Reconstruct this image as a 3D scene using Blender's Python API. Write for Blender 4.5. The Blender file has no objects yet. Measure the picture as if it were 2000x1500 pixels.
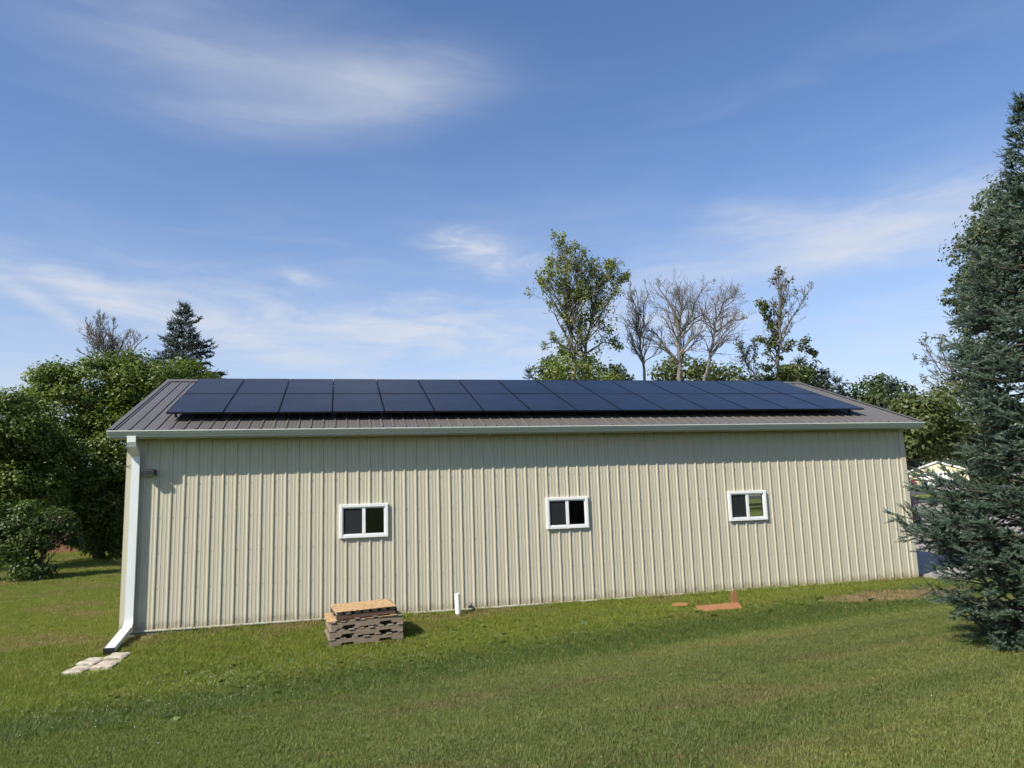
import bpy, bmesh, math, random
import numpy as np
from mathutils import Vector, Matrix, Euler

# ------------------------------------------------------------------ camera, sky, sun, exposure
sc = bpy.context.scene
COL = sc.collection
CAM = np.array([3.5069, -14.9754, 2.2246])
YAW, PITCH, ROLL, FPX = -0.2354, 0.1494, -0.0327, 1432.4     # focal length in pixels of a 2000 px wide frame
_c, _s = math.cos(YAW), math.sin(YAW)
_r = np.array([_c, _s, 0.]); _f = np.array([-_s, _c, 0.]); _u = np.array([0, 0, 1.])
FW = _f*math.cos(PITCH) + _u*math.sin(PITCH); _u2 = _u*math.cos(PITCH) - _f*math.sin(PITCH)
RT = _r*math.cos(ROLL) + _u2*math.sin(ROLL); UP = _u2*math.cos(ROLL) - _r*math.sin(ROLL)
cam = bpy.data.cameras.new('camera'); camo = bpy.data.objects.new('camera', cam); COL.objects.link(camo)
cam.sensor_fit = 'HORIZONTAL'; cam.sensor_width = 36.0; cam.lens = 36.0*FPX/2000.0
cam.clip_start = 0.05; cam.clip_end = 3000
camo.matrix_world = Matrix(((RT[0], UP[0], -FW[0], CAM[0]), (RT[1], UP[1], -FW[1], CAM[1]), (RT[2], UP[2], -FW[2], CAM[2]), (0, 0, 0, 1)))
sc.camera = camo

SUN_FROM = Vector((-1.7, -1.0, 1.75)).normalized()
SUN_EL = math.asin(SUN_FROM.z); SUN_AZ = math.atan2(SUN_FROM.x, SUN_FROM.y)
sun = bpy.data.lights.new('sun', 'SUN'); suno = bpy.data.objects.new('sun', sun); COL.objects.link(suno)
sun.energy = 3.4; sun.angle = math.radians(0.53); sun.color = (1.0, 0.94, 0.84)
suno.rotation_euler = SUN_FROM.to_track_quat('Z', 'Y').to_euler()
suno.location = (-20, -12, 21)

sc.view_settings.view_transform = 'Standard'; sc.view_settings.look = 'None'
sc.view_settings.gamma = 1.0; sc.view_settings.use_curve_mapping = False
sc.view_settings.exposure = 1.05
sc.render.engine = 'CYCLES'
sc.cycles.max_bounces = 4; sc.cycles.diffuse_bounces = 2; sc.cycles.use_light_tree = False; sc.cycles.transparent_max_bounces = 10; sc.cycles.adaptive_threshold = 0.025
sc.cycles.caustics_reflective = False; sc.cycles.caustics_refractive = False
sc.cycles.use_denoising = True

world = bpy.data.worlds.new('World'); sc.world = world; world.use_nodes = True

class NT:
    """small helper to write node trees"""
    def __init__(s, tree): s.t = tree; s.n = tree.nodes; s.l = tree.links
    def node(s, typ, **kw):
        n = s.n.new(typ)
        for k, v in kw.items():
            setattr(n, k, v)
        return n
    def set(s, sock, v):
        if isinstance(v, bpy.types.NodeSocket): s.l.new(v, sock)
        elif v is not None:
            if isinstance(v, (tuple, list)) and len(v) == 3 and sock.type == 'RGBA': v = (*v, 1)
            sock.default_value = v
    def math(s, op, a, b=None, c=None, clamp=False):
        n = s.node('ShaderNodeMath', operation=op, use_clamp=clamp)
        s.set(n.inputs[0], a); s.set(n.inputs[1], b); s.set(n.inputs[2], c)
        return n.outputs[0]
    def vmath(s, op, a, b=None):
        n = s.node('ShaderNodeVectorMath', operation=op); s.set(n.inputs[0], a); s.set(n.inputs[1], b)
        return n.outputs[0]
    def mix(s, fac, a, b, blend='MIX'):
        n = s.node('ShaderNodeMix', data_type='RGBA', blend_type=blend)
        s.set(n.inputs[0], fac); s.set(n.inputs[6], a); s.set(n.inputs[7], b)
        return n.outputs[2]
    def noise(s, vec, scale, detail=3, rough=.5, dist=0., dims='3D'):
        n = s.node('ShaderNodeTexNoise', noise_dimensions=dims)
        if vec is not None: s.set(n.inputs['Vector'], vec)
        s.set(n.inputs['Scale'], scale); s.set(n.inputs['Detail'], detail); s.set(n.inputs['Roughness'], rough); s.set(n.inputs['Distortion'], dist)
        return n.outputs[0]
    def ramp(s, fac, stops, interp='LINEAR'):
        n = s.node('ShaderNodeValToRGB'); r = n.color_ramp; r.interpolation = interp
        while len(r.elements) < len(stops): r.elements.new(0.5)
        for e, (p, c) in zip(r.elements, stops):
            e.position = p; e.color = (*c, 1) if len(c) == 3 else c
        s.set(n.inputs[0], fac); return n.outputs[0]
    def smooth(s, x, a, b):
        n = s.node('ShaderNodeMapRange', interpolation_type='SMOOTHSTEP')
        s.set(n.inputs[0], x); n.inputs[1].default_value = a; n.inputs[2].default_value = b
        n.inputs[3].default_value = 0; n.inputs[4].default_value = 1
        return n.outputs[0]
    def xyz(s, v):
        n = s.node('ShaderNodeSeparateXYZ'); s.set(n.inputs[0], v); return n.outputs
    def comb(s, x, y, z):
        n = s.node('ShaderNodeCombineXYZ'); s.set(n.inputs[0], x); s.set(n.inputs[1], y); s.set(n.inputs[2], z); return n.outputs[0]

def build_world():
    w = NT(world.node_tree)
    bg = w.n['Background']
    sky = w.node('ShaderNodeTexSky', sky_type='NISHITA', sun_disc=False)
    sky.sun_elevation = SUN_EL; sky.sun_rotation = SUN_AZ % (2*math.pi)
    sky.altitude = 250; sky.air_density = 1.0; sky.dust_density = 0.6; sky.ozone_density = 2.2
    d = w.node('ShaderNodeTexCoord').outputs['Generated']
    x, y, z = w.xyz(d)
    az = w.math('DEGREES', w.math('ARCTAN2', x, y)); el = w.math('DEGREES', w.math('ARCSINE', z))
    ae = w.comb(az, el, 0)
    # fibrous cirrus texture, stretched along the wind, over the whole sky
    def fibre(rot, sx, sy, scale, seed, detail=6, rough=.58, dist=.35):
        m = w.node('ShaderNodeMapping'); w.set(m.inputs[0], ae)
        m.inputs['Location'].default_value = (seed, seed*.7, 0); m.inputs['Rotation'].default_value = (0, 0, math.radians(rot)); m.inputs['Scale'].default_value = (sx, sy, 1)
        return w.noise(m.outputs[0], scale, detail, rough, dist)
    f1 = fibre(22, .22, 1.25, .36, 3.1, 8, .62, .7)
    f2 = fibre(-8, .30, 1.0, .16, 11.7, 5, .5)
    f3 = fibre(30, .5, 1.6, .5, 7.3, 7, .62, .6)
    def blob(a0, e0, ra, re, rot=0.):
        c, s_ = math.cos(math.radians(rot)), math.sin(math.radians(rot))
        da = w.math('SUBTRACT', az, a0); de = w.math('SUBTRACT', el, e0)
        u = w.math('DIVIDE', w.math('ADD', w.math('MULTIPLY', da, c), w.math('MULTIPLY', de, s_)), ra)
        v = w.math('DIVIDE', w.math('SUBTRACT', w.math('MULTIPLY', de, c), w.math('MULTIPLY', da, s_)), re)
        q = w.math('ADD', w.math('MULTIPLY', u, u), w.math('MULTIPLY', v, v))
        return w.math('EXPONENT', w.math('MULTIPLY', q, -1.0))
    def add(*v):
        o = v[0]
        for q in v[1:]: o = w.math('ADD', o, q)
        return o
    def mul(*v):
        o = v[0]
        for q in v[1:]: o = w.math('MULTIPLY', o, q)
        return o
    tex1 = w.smooth(f1, .38, .68); tex2 = w.smooth(f2, .30, .70); tex3 = w.smooth(f3, .40, .78)
    soft = add(.35, mul(.65, tex2))
    big = mul(add(mul(blob(-5, 30.6, 10.0, 2.6, 4), .30), mul(blob(5, 31.0, 6.5, 1.9, 7), .30), mul(blob(-15, 32.5, 10, 4.2), .12), mul(blob(-1, 27.9, 10, 1.5, 5), .16)), add(.55, mul(.75, mul(add(tex2, tex1), .6))))
    small = mul(add(mul(blob(10.6, 19.2, 3.0, 1.1, -8), .85), mul(blob(14, 17.8, 4.0, 1.0, -8), .45), mul(blob(-2.8, 16.8, 1.6, .5, -12), .45), mul(blob(7, 15.4, 2.0, .5), .4)), add(.35, mul(1.2, tex3)))
    right = mul(add(mul(blob(38.5, 17.0, 5.5, 1.7, 0), 1.15), mul(blob(27, 16.4, 5.0, 1.4), .22), mul(blob(48, 18, 7, 2), .5), mul(blob(33, 19.5, 4, 1.2, -10), .3)), add(.50, mul(.45, tex1), mul(.6, tex3)))
    streak = mul(add(mul(blob(-20.5, 15.6, 3.6, .45, -4), .75), mul(blob(-15.5, 13.8, 5.5, .9, -24), .75), mul(blob(-19, 13.0, 4.5, .5, -28), .6), mul(blob(-10, 13.4, 5, 1.0, -20), .5), mul(blob(1, 13.2, 9, 1.5, -12), .60), mul(blob(9, 12.4, 8, 1.6, -10), .70), mul(blob(-7, 12.0, 9, 1.2, -14), .5), mul(blob(24, 13.0, 9, 1.3, -8), .4)), add(.18, mul(.75, tex1), mul(.75, tex3)))
    # thin veil low over the whole horizon
    veil = mul(w.math('EXPONENT', w.math('MULTIPLY', w.math('POWER', w.math('DIVIDE', w.math('MAXIMUM', el, 0.0), 13.5), 2.0), -1.0)), add(.52, mul(.40, tex1)))
    spread = mul(w.smooth(el, 8, 20), .05, w.smooth(f2, .5, .75))
    a = add(big, small, right, streak, veil, spread)
    alpha = w.math('MULTIPLY', w.math('SUBTRACT', 1.0, w.math('EXPONENT', w.math('MULTIPLY', w.math('MAXIMUM', a, 0), -1.65))), .92)
    s = w.mix(1.0, sky.outputs[0], (0.80, 0.925, 1.10), 'MULTIPLY')
    col = w.mix(alpha, s, (4.75, 4.95, 5.35))
    w.set(bg.inputs[0], col); bg.inputs[1].default_value = 0.075
build_world()

# ------------------------------------------------------------------ helpers
R = random.Random(7)
def at(px, py, depth):
    """point of the place seen at photograph pixel px,py (2000x1500) at a depth in metres"""
    return CAM + depth*(FW + RT*(px-1000)/FPX + UP*(750-py)/FPX)
def sstep(a, b, x):
    t = np.clip((x-a)/(b-a), 0, 1); return t*t*(3-2*t)

def gz(x, y):
    """height of the ground"""
    x = np.asarray(x, float); y = np.asarray(y, float)
    zw = -0.045 - .10*sstep(.6, -1.2, x) - .04*sstep(3, 0, x)
    yv = np.interp(x, [-20, 0, 13, 30], [-6.0, -4.3, -2.9, -2.0])
    zv = np.interp(x, [-20, -5, 0, 8, 13, 20], [-.9, -.46, -.30, -.17, -.09, -.03])
    up = zw + (zv-zw)*sstep(-.25, 1.0, y/np.minimum(yv, -.1))
    s = np.maximum(yv - y, 0)
    lawn = zv + .070*s - .05*(1-np.exp(-s*1.4)) + .16*(1-np.exp(-(s/1.3)**2))*.55
    front = np.where(y > yv, up, lawn)
    back = zw + (-.32-zw)*sstep(0, 14, y) * sstep(6, -1, x)
    z = np.where(y > 0, back, front)
    r = np.hypot(x-3.5, y+15)
    z = z + .0105*np.maximum(r-30, 0)*sstep(6, 24, x) - .006*np.maximum(r-45, 0)*sstep(6, -10, x)*0
    z = np.where(r > 60, np.minimum(z, 3.5), z)
    return z

MATS = {}
def pmat(name, color, rough=.5, metal=0., spec=.5, build=None):
    m = bpy.data.materials.new(name); m.use_nodes = True
    nt = NT(m.node_tree); p = nt.n['Principled BSDF']
    p.inputs['Base Color'].default_value = (*color, 1); p.inputs['Roughness'].default_value = rough
    p.inputs['Metallic'].default_value = metal; p.inputs['Specular IOR Level'].default_value = spec
    if build: build(nt, p)
    MATS[name] = m; return m
def pos(nt): return nt.node('ShaderNodeNewGeometry').outputs['Position']
def objc(nt): return nt.node('ShaderNodeTexCoord').outputs['Object']
def bump(nt, p, h, strength=.3, dist=.01):
    b = nt.node('ShaderNodeBump'); b.inputs['Strength'].default_value = strength; b.inputs['Distance'].default_value = dist
    nt.set(b.inputs['Height'], h); nt.set(p.inputs['Normal'], b.outputs[0])

def tag(o, label=None, cat=None, group=None, kind=None):
    for k, v in (('label', label), ('category', cat), ('group', group), ('kind', kind)):
        if v: o[k] = v
    return o
def empty(name, loc=(0, 0, 0), rz=0., parent=None):
    o = bpy.data.objects.new(name, None); COL.objects.link(o); o.location = loc; o.rotation_euler = (0, 0, rz)
    o.empty_display_size = .2
    if parent: o.parent = parent
    return o

class MB:
    """collects polygons and links them as ONE mesh object"""
    def __init__(s): s.v = []; s.f = []
    def add(s, vs, fs):
        b = len(s.v); s.v += [tuple(map(float, v)) for v in vs]; s.f += [tuple(b+i for i in f) for f in fs]; return s
    def box(s, x0, x1, y0, y1, z0, z1):
        return s.add([(x0, y0, z0), (x1, y0, z0), (x1, y1, z0), (x0, y1, z0), (x0, y0, z1), (x1, y0, z1), (x1, y1, z1), (x0, y1, z1)],
                     [(0, 3, 2, 1), (4, 5, 6, 7), (0, 1, 5, 4), (1, 2, 6, 5), (2, 3, 7, 6), (3, 0, 4, 7)])
    def obox(s, c, ax, ay, az_):
        """box from centre and three half-axis vectors"""
        c, ax, ay, az_ = map(np.array, (c, ax, ay, az_)); P = []
        for k in (-1, 1):
            for i, j in ((-1, -1), (1, -1), (1, 1), (-1, 1)): P.append(c+i*ax+j*ay+k*az_)
        return s.add(P, [(0, 3, 2, 1), (4, 5, 6, 7), (0, 1, 5, 4), (1, 2, 6, 5), (2, 3, 7, 6), (3, 0, 4, 7)])
    def extrude(s, prof, a, b, closed=True, caps=True):
        """prof: list of 3d offsets (arrays); extrude from a to b"""
        n = len(prof); P = [np.array(a)+p for p in prof]+[np.array(b)+p for p in prof]
        F = [(i, (i+1) % n, n+(i+1) % n, n+i) for i in range(n if closed else n-1)]
        if caps and closed: F += [tuple(range(n-1, -1, -1)), tuple(range(n, 2*n))]
        return s.add(P, F)
    def cyl(s, a, b, r0, r1=None, n=12, caps=True):
        a = np.array(a, float); b = np.array(b, float); r1 = r0 if r1 is None else r1
        d = b-a; d /= np.linalg.norm(d); t = np.array([1, 0, 0]) if abs(d[0]) < .8 else np.array([0, 1, 0])
        u = np.cross(d, t); u /= np.linalg.norm(u); v = np.cross(d, u)
        A = [2*math.pi*i/n for i in range(n)]
        P = [a+r0*(u*math.cos(q)+v*math.sin(q)) for q in A]+[b+r1*(u*math.cos(q)+v*math.sin(q)) for q in A]
        F = [(i, (i+1) % n, n+(i+1) % n, n+i) for i in range(n)]
        if caps: F += [tuple(range(n-1, -1, -1)), tuple(range(n, 2*n))]
        return s.add(P, F)
    def tube(s, pts, r, n=8):
        for p, q in zip(pts[:-1], pts[1:]): s.cyl(p, q, r, n=n)
        return s
    def mesh(s, name, mat):
        me = bpy.data.meshes.new(name); me.from_pydata(s.v, [], s.f); me.update()
        bm = bmesh.new(); bm.from_mesh(me); bmesh.ops.recalc_face_normals(bm, faces=bm.faces); bm.to_mesh(me); bm.free()
        me.materials.append(mat); return me
    def build(s, name, mat, parent=None, bevel=0., smooth=False, recalc=True):
        me = bpy.data.meshes.new(name); me.from_pydata(s.v, [], s.f); me.update()
        bm = bmesh.new(); bm.from_mesh(me)
        if recalc: bmesh.ops.recalc_face_normals(bm, faces=bm.faces)
        if bevel: bmesh.ops.bevel(bm, geom=list(bm.edges), offset=bevel, segments=1, affect='EDGES', clamp_overlap=True)
        bm.to_mesh(me); bm.free()
        if smooth:
            for p in me.polygons: p.use_smooth = True
        me.materials.append(mat)
        return link(name, me, parent)
def link(name, me, parent=None, loc=None, rot=None):
    o = bpy.data.objects.new(name, me); COL.objects.link(o)
    if parent: o.parent = parent
    if loc is not None: o.location = loc
    if rot is not None: o.rotation_euler = rot
    return o
def copy_tree(o, parent=None):
    c = o.copy(); COL.objects.link(c); c.parent = parent
    for ch in o.children: copy_tree(ch, c)
    return c

def npmesh(name, V, F, mat, attr=None, smooth=False):
    """fast mesh from arrays; F is (n,3) or (n,4); attr: per-face random float"""
    V = np.asarray(V, np.float32).reshape(-1, 3); F = np.asarray(F, np.int32); k = F.shape[1]
    me = bpy.data.meshes.new(name)
    me.vertices.add(len(V)); me.vertices.foreach_set('co', V.ravel())
    me.loops.add(F.size); me.loops.foreach_set('vertex_index', F.ravel())
    me.polygons.add(len(F)); me.polygons.foreach_set('loop_start', np.arange(0, F.size, k, dtype=np.int32))
    me.polygons.foreach_set('loop_total', np.full(len(F), k, np.int32))
    if attr is not None:
        a = me.attributes.new('tint', 'FLOAT', 'FACE'); a.data.foreach_set('value', np.asarray(attr, np.float32))
    if smooth: me.polygons.foreach_set('use_smooth', np.ones(len(F), bool))
    me.update(calc_edges=True); me.materials.append(mat); return me

# ------------------------------------------------------------------ materials
def m_siding(nt, p):
    P = pos(nt); x, y, z = nt.xyz(P)
    v = nt.vmath('MULTIPLY', P, (14., 14., .35)); n1 = nt.noise(v, 1.0, 4, .6)
    n2 = nt.noise(P, .35, 3)
    c = nt.mix(n1, (.435, .405, .300), (.505, .475, .360))
    c = nt.mix(nt.math('MULTIPLY', n2, .35), c, (.45, .41, .31))
    # splashed soil, ragged, along the foot of the sheets
    d = nt.math('MULTIPLY', nt.smooth(nt.math('ADD', z, nt.math('MULTIPLY', nt.noise(P, 5, 4, .7), -.35)), .02, -.16), .55)
    c = nt.mix(d, c, (.23, .18, .11)); nt.set(p.inputs['Base Color'], c)
    nt.set(p.inputs['Roughness'], nt.math('ADD', .36, nt.math('MULTIPLY', n1, .2)))
    bump(nt, p, nt.noise(nt.vmath('MULTIPLY', P, (3., 3., 1.1)), 1.0, 2), .45, .012)
SIDING = pmat('painted_steel_siding', (.47, .44, .33), .42, 0, .4, m_siding)
def m_roof(nt, p):
    P = pos(nt); n1 = nt.noise(nt.vmath('MULTIPLY', P, (9., .7, .7)), 1, 4, .6)
    c = nt.mix(n1, (.088, .080, .074), (.135, .124, .114)); nt.set(p.inputs['Base Color'], c)
    nt.set(p.inputs['Roughness'], nt.math('ADD', .34, nt.math('MULTIPLY', n1, .2)))
ROOFM = pmat('bronze_steel_roof', (.13, .11, .1), .45, .0, .4, m_roof)
def m_trim(nt, p):
    n = nt.noise(nt.vmath('MULTIPLY', pos(nt), (1.5, 6., 6.)), 1.5, 4, .6)
    nt.set(p.inputs['Base Color'], nt.mix(n, (.42, .44, .39), (.52, .54, .49)))
GUTTERM = pmat('gutter_paint', (.47, .49, .44), .35, 0, .5, m_trim)
def m_spout(nt, p):
    n = nt.noise(nt.vmath('MULTIPLY', pos(nt), (5., 5., 1.2)), 2, 5, .65)
    nt.set(p.inputs['Base Color'], nt.mix(n, (.60, .64, .62), (.74, .76, .74)))
SPOUTM = pmat('downspout_paint', (.68, .7, .68), .3, 0, .5, m_spout)
FASCIAM = pmat('fascia_paint', (.43, .42, .33), .45)
SOFFITM = pmat('soffit_vinyl', (.36, .35, .28), .5)
BASETRIM = pmat('base_trim', (.16, .15, .13), .6)
def m_vinyl(nt, p):
    n = nt.noise(nt.vmath('MULTIPLY', pos(nt), (3., 3., 2.)), 3, 5, .65); nt.set(p.inputs['Base Color'], nt.mix(n, (.64, .65, .63), (.78, .79, .78)))
VINYL = pmat('white_vinyl', (.74, .75, .74), .32, 0, .5, m_vinyl)
BLACK = pmat('black_plastic', (.012, .012, .014), .5)
BRONZE = pmat('dark_bronze', (.016, .013, .015), .5)
INSIDE = pmat('darkened_inside', (.085, .075, .065), .9)  # dark colour stands in for the dim interior
def m_conc(nt, p):
    P = pos(nt); n = nt.noise(P, 1.2, 6, .65); n2 = nt.noise(P, 40, 3, .7)
    c = nt.mix(n, (.25, .23, .205), (.36, .335, .30)); c = nt.mix(nt.math('MULTIPLY', n2, .4), c, (.20, .185, .165))
    nt.set(p.inputs['Base Color'], c); bump(nt, p, n2, .3, .004)
CONCRETE = pmat('concrete', (.4, .38, .34), .85, 0, .3, m_conc)
def m_stone(nt, p):
    P = pos(nt); n = nt.noise(P, 7, 6, .7); n2 = nt.noise(P, 55, 3, .7)
    c = nt.ramp(n, [(.25, (.30, .24, .18)), (.5, (.50, .44, .34)), (.75, (.62, .57, .46))])
    c = nt.mix(nt.math('MULTIPLY', n2, .35), c, (.22, .18, .14)); nt.set(p.inputs['Base Color'], c); bump(nt, p, n2, .5, .006)
PAVER = pmat('paver_stone', (.5, .45, .35), .9, 0, .2, m_stone)
def m_asph(nt, p):
    P = pos(nt); n = nt.noise(P, .8, 5, .6); nt.set(p.inputs['Base Color'], nt.mix(n, (.05, .048, .05), (.085, .08, .08)))
ASPHALT = pmat('asphalt', (.06, .06, .06), .85, 0, .3, m_asph)
def m_wood(dark):
    def f(nt, p):
        ri = nt.node('ShaderNodeObjectInfo').outputs['Random']
        v = nt.vmath('ADD', nt.vmath('MULTIPLY', objc(nt), (2.2, 30., 30.) if dark != 'deck' else (30., 2.2, 30.)), nt.comb(nt.math('MULTIPLY', ri, 37.), ri, ri))
        n = nt.noise(v, 1.5, 5, .65, .4)
        lo, hi = {'grey': ((.125, .092, .062), (.34, .27, .195)), 'brown': ((.075, .042, .028), (.17, .105, .072)), 'deck': ((.14, .11, .08), (.36, .30, .225))}[dark]
        c = nt.mix(n, lo, hi); c = nt.mix(nt.math('MULTIPLY', ri, .45), c, tuple(q*.62 for q in hi))
        nt.set(p.inputs['Base Color'], c); bump(nt, p, n, .5, .004)
    return f
WOODG = pmat('weathered_pallet_wood', (.2, .17, .13), .85, 0, .2, m_wood('grey'))
WOODB = pmat('brown_pallet_wood', (.12, .07, .05), .85, 0, .2, m_wood('brown'))
WOODD = pmat('pallet_deck_wood', (.22, .18, .13), .85, 0, .2, m_wood('deck'))
def m_osb(nt, p):
    n = nt.node('ShaderNodeTexVoronoi'); nt.set(n.inputs['Vector'], nt.vmath('MULTIPLY', objc(nt), (16., 26., 16.))); n.inputs['Scale'].default_value = 1.6; n.inputs['Randomness'].default_value = 1
    r = nt.xyz(n.outputs['Color'])[0]
    c = nt.ramp(r, [(0, (.30, .17, .075)), (.4, (.45, .28, .13)), (.75, (.54, .36, .18)), (1, (.60, .45, .26))])
    c = nt.mix(nt.math('MULTIPLY', nt.noise(objc(nt), 3, 4), .35), c, (.30, .19, .10))
    nt.set(p.inputs['Base Color'], c); bump(nt, p, r, .4, .003)
OSB = pmat('strand_board', (.45, .3, .15), .75, 0, .2, m_osb)
def m_fence(nt, p):
    ri = nt.node('ShaderNodeObjectInfo').outputs['Random']
    n = nt.noise(nt.vmath('ADD', nt.vmath('MULTIPLY', pos(nt), (8., 8., .8)), nt.comb(nt.math('MULTIPLY', ri, 9), 0, 0)), 1.5, 4, .6)
    c = nt.mix(n, (.13, .06, .035), (.22, .11, .065)); nt.set(p.inputs['Base Color'], nt.mix(nt.math('MULTIPLY', ri, .4), c, (.12, .065, .045)))
FENCEM = pmat('stained_fence_wood', (.17, .08, .05), .8, 0, .2, m_fence)
def m_orange(nt, p):
    P = pos(nt); n = nt.noise(P, 9, 6, .7); n2 = nt.noise(P, 2.2, 3)
    c = nt.mix(n, (.25, .110, .048), (.38, .175, .080)); c = nt.mix(nt.math('MULTIPLY', nt.smooth(n2, .55, .7), .5), c, (.30, .17, .09)); nt.set(p.inputs['Base Color'], c)
ORANGE = pmat('faded_orange_sheet', (.48, .18, .075), .65, 0, .3, m_orange)
PVC = pmat('white_pvc', (.80, .80, .78), .35)
BARK_T = {}
def bark(name, lo, hi):
    def f(nt, p):
        n = nt.noise(nt.vmath('MULTIPLY', pos(nt), (6., 6., 1.5)), 1.5, 5, .65); nt.set(p.inputs['Base Color'], nt.mix(n, lo, hi))
    return pmat(name, hi, .9, 0, .2, f)
BARK_G = bark('grey_bark', (.09, .08, .07), (.20, .18, .155))
BARK_L = bark('light_dead_bark', (.15, .135, .12), (.27, .25, .225))
BARK_D = bark('dark_bark', (.045, .035, .028), (.12, .095, .075))
BARK_P = bark('pale_dead_bark', (.120, .105, .094), (.235, .213, .192))

def leafmat(name, cols, trans=.35, rough=.45, tcol=None):
    m = bpy.data.materials.new(name); m.use_nodes = True; nt = NT(m.node_tree); p = nt.n['Principled BSDF']
    a = nt.node('ShaderNodeAttribute'); a.attribute_name = 'tint'
    c = nt.ramp(a.outputs['Fac'], [(i/(len(cols)-1), q) for i, q in enumerate(cols)])
    nt.set(p.inputs['Base Color'], c); p.inputs['Roughness'].default_value = rough; p.inputs['Specular IOR Level'].default_value = .35
    if trans > 0:
        t = nt.node('ShaderNodeBsdfTranslucent'); nt.set(t.inputs[0], nt.mix(1.0, c, tcol or (1.5, 1.6, .6), 'MULTIPLY'))
        mx = nt.node('ShaderNodeMixShader'); mx.inputs[0].default_value = trans
        nt.l.new(p.outputs[0], mx.inputs[1]); nt.l.new(t.outputs[0], mx.inputs[2]); nt.l.new(mx.outputs[0], nt.n['Material Output'].inputs[0])
    MATS[name] = m; return m
LEAF_M = leafmat('boxelder_leaves', [(.040, .062, .011), (.078, .112, .018), (.122, .160, .028), (.170, .205, .040)])
LEAF_B = leafmat('shrub_leaves', [(.028, .050, .011), (.060, .094, .020), (.105, .145, .036)])
LEAF_P = leafmat('poplar_leaves', [(.095, .125, .030), (.165, .200, .052), (.235, .262, .082)])
LEAF_S = leafmat('silver_maple_leaves', [(.060, .082, .038), (.095, .120, .062), (.140, .165, .100)])
LEAF_F = leafmat('far_tree_leaves', [(.030, .052, .018), (.055, .085, .026), (.085, .120, .035)])
LEAF_O = leafmat('olive_tree_leaves', [(.055, .074, .022), (.092, .116, .036), (.135, .158, .054)])
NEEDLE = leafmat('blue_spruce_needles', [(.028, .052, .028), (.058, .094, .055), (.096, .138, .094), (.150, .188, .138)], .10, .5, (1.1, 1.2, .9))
NEEDLE_D = leafmat('dark_spruce_needles', [(.018, .032, .024), (.034, .054, .040), (.052, .074, .056)], .08, .55, (1.1, 1.2, .9))
NEEDLE_G = leafmat('green_conifer_needles', [(.024, .042, .018), (.045, .068, .028), (.070, .095, .042)], .12, .55, (1.1, 1.2, .8))

def glass_mat(name, tint, refl=1.0):
    m = bpy.data.materials.new(name); m.use_nodes = True; nt = NT(m.node_tree); nt.n.remove(nt.n['Principled BSDF'])
    t = nt.node('ShaderNodeBsdfTransparent'); t.inputs[0].default_value = (*tint, 1)
    g = nt.node('ShaderNodeBsdfGlossy'); g.inputs['Roughness'].default_value = .02; g.inputs[0].default_value = (.9*refl, .93*refl, .95*refl, 1)
    f = nt.node('ShaderNodeFresnel'); f.inputs[0].default_value = 1.45
    mx = nt.node('ShaderNodeMixShader'); nt.l.new(f.outputs[0], mx.inputs[0]); nt.l.new(t.outputs[0], mx.inputs[1]); nt.l.new(g.outputs[0], mx.inputs[2])
    nt.l.new(mx.outputs[0], nt.n['Material Output'].inputs[0]); MATS[name] = m; return m
GLASS = glass_mat('window_glass', (.72, .76, .76))
def screen_mat():
    m = bpy.data.materials.new('insect_screen'); m.use_nodes = True; nt = NT(m.node_tree); p = nt.n['Principled BSDF']
    p.inputs['Base Color'].default_value = (.022, .022, .026, 1); p.inputs['Roughness'].default_value = .7
    t = nt.node('ShaderNodeBsdfTransparent'); mx = nt.node('ShaderNodeMixShader'); mx.inputs[0].default_value = .62
    nt.l.new(t.outputs[0], mx.inputs[1]); nt.l.new(p.outputs[0], mx.inputs[2]); nt.l.new(mx.outputs[0], nt.n['Material Output'].inputs[0]); return m
SCREEN = screen_mat()
def m_pv(nt, p):
    o = objc(nt); x, y, z = nt.xyz(o)
    # fine dark cell grid printed under the glass
    gx = nt.math('ABSOLUTE', nt.math('SUBTRACT', nt.math('FRACT', nt.math('MULTIPLY', x, 6/1.0)), .5))
    gy = nt.math('ABSOLUTE', nt.math('SUBTRACT', nt.math('FRACT', nt.math('MULTIPLY', y, 20/1.74)), .5))
    g = nt.math('GREATER_THAN', nt.math('MAXIMUM', gx, gy), .485)
    ri = nt.node('ShaderNodeObjectInfo').outputs['Random']
    c = nt.mix(ri, (.0060, .0070, .016), (.0095, .0100, .018)); c = nt.mix(nt.math('MULTIPLY', g, .6), c, (.003, .003, .004)); nt.set(p.inputs['Base Color'], c)
    p.inputs['Coat Weight'].default_value = .32; p.inputs['Coat Roughness'].default_value = .10; p.inputs['Coat IOR'].default_value = 1.30; p.inputs['Specular IOR Level'].default_value = .15
    n = nt.noise(pos(nt), 1.6, 4, .6); nt.set(p.inputs['Roughness'], nt.math('ADD', .25, nt.math('MULTIPLY', n, .2)))
PV = pmat('solar_cell_glass', (.008, .009, .02), .3, 0, .5, m_pv)
PVFRAME = pmat('black_anodised_frame', (.010, .010, .012), .42, .4)
ALU = pmat('rail_black', (.02, .02, .022), .45, .3)

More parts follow.
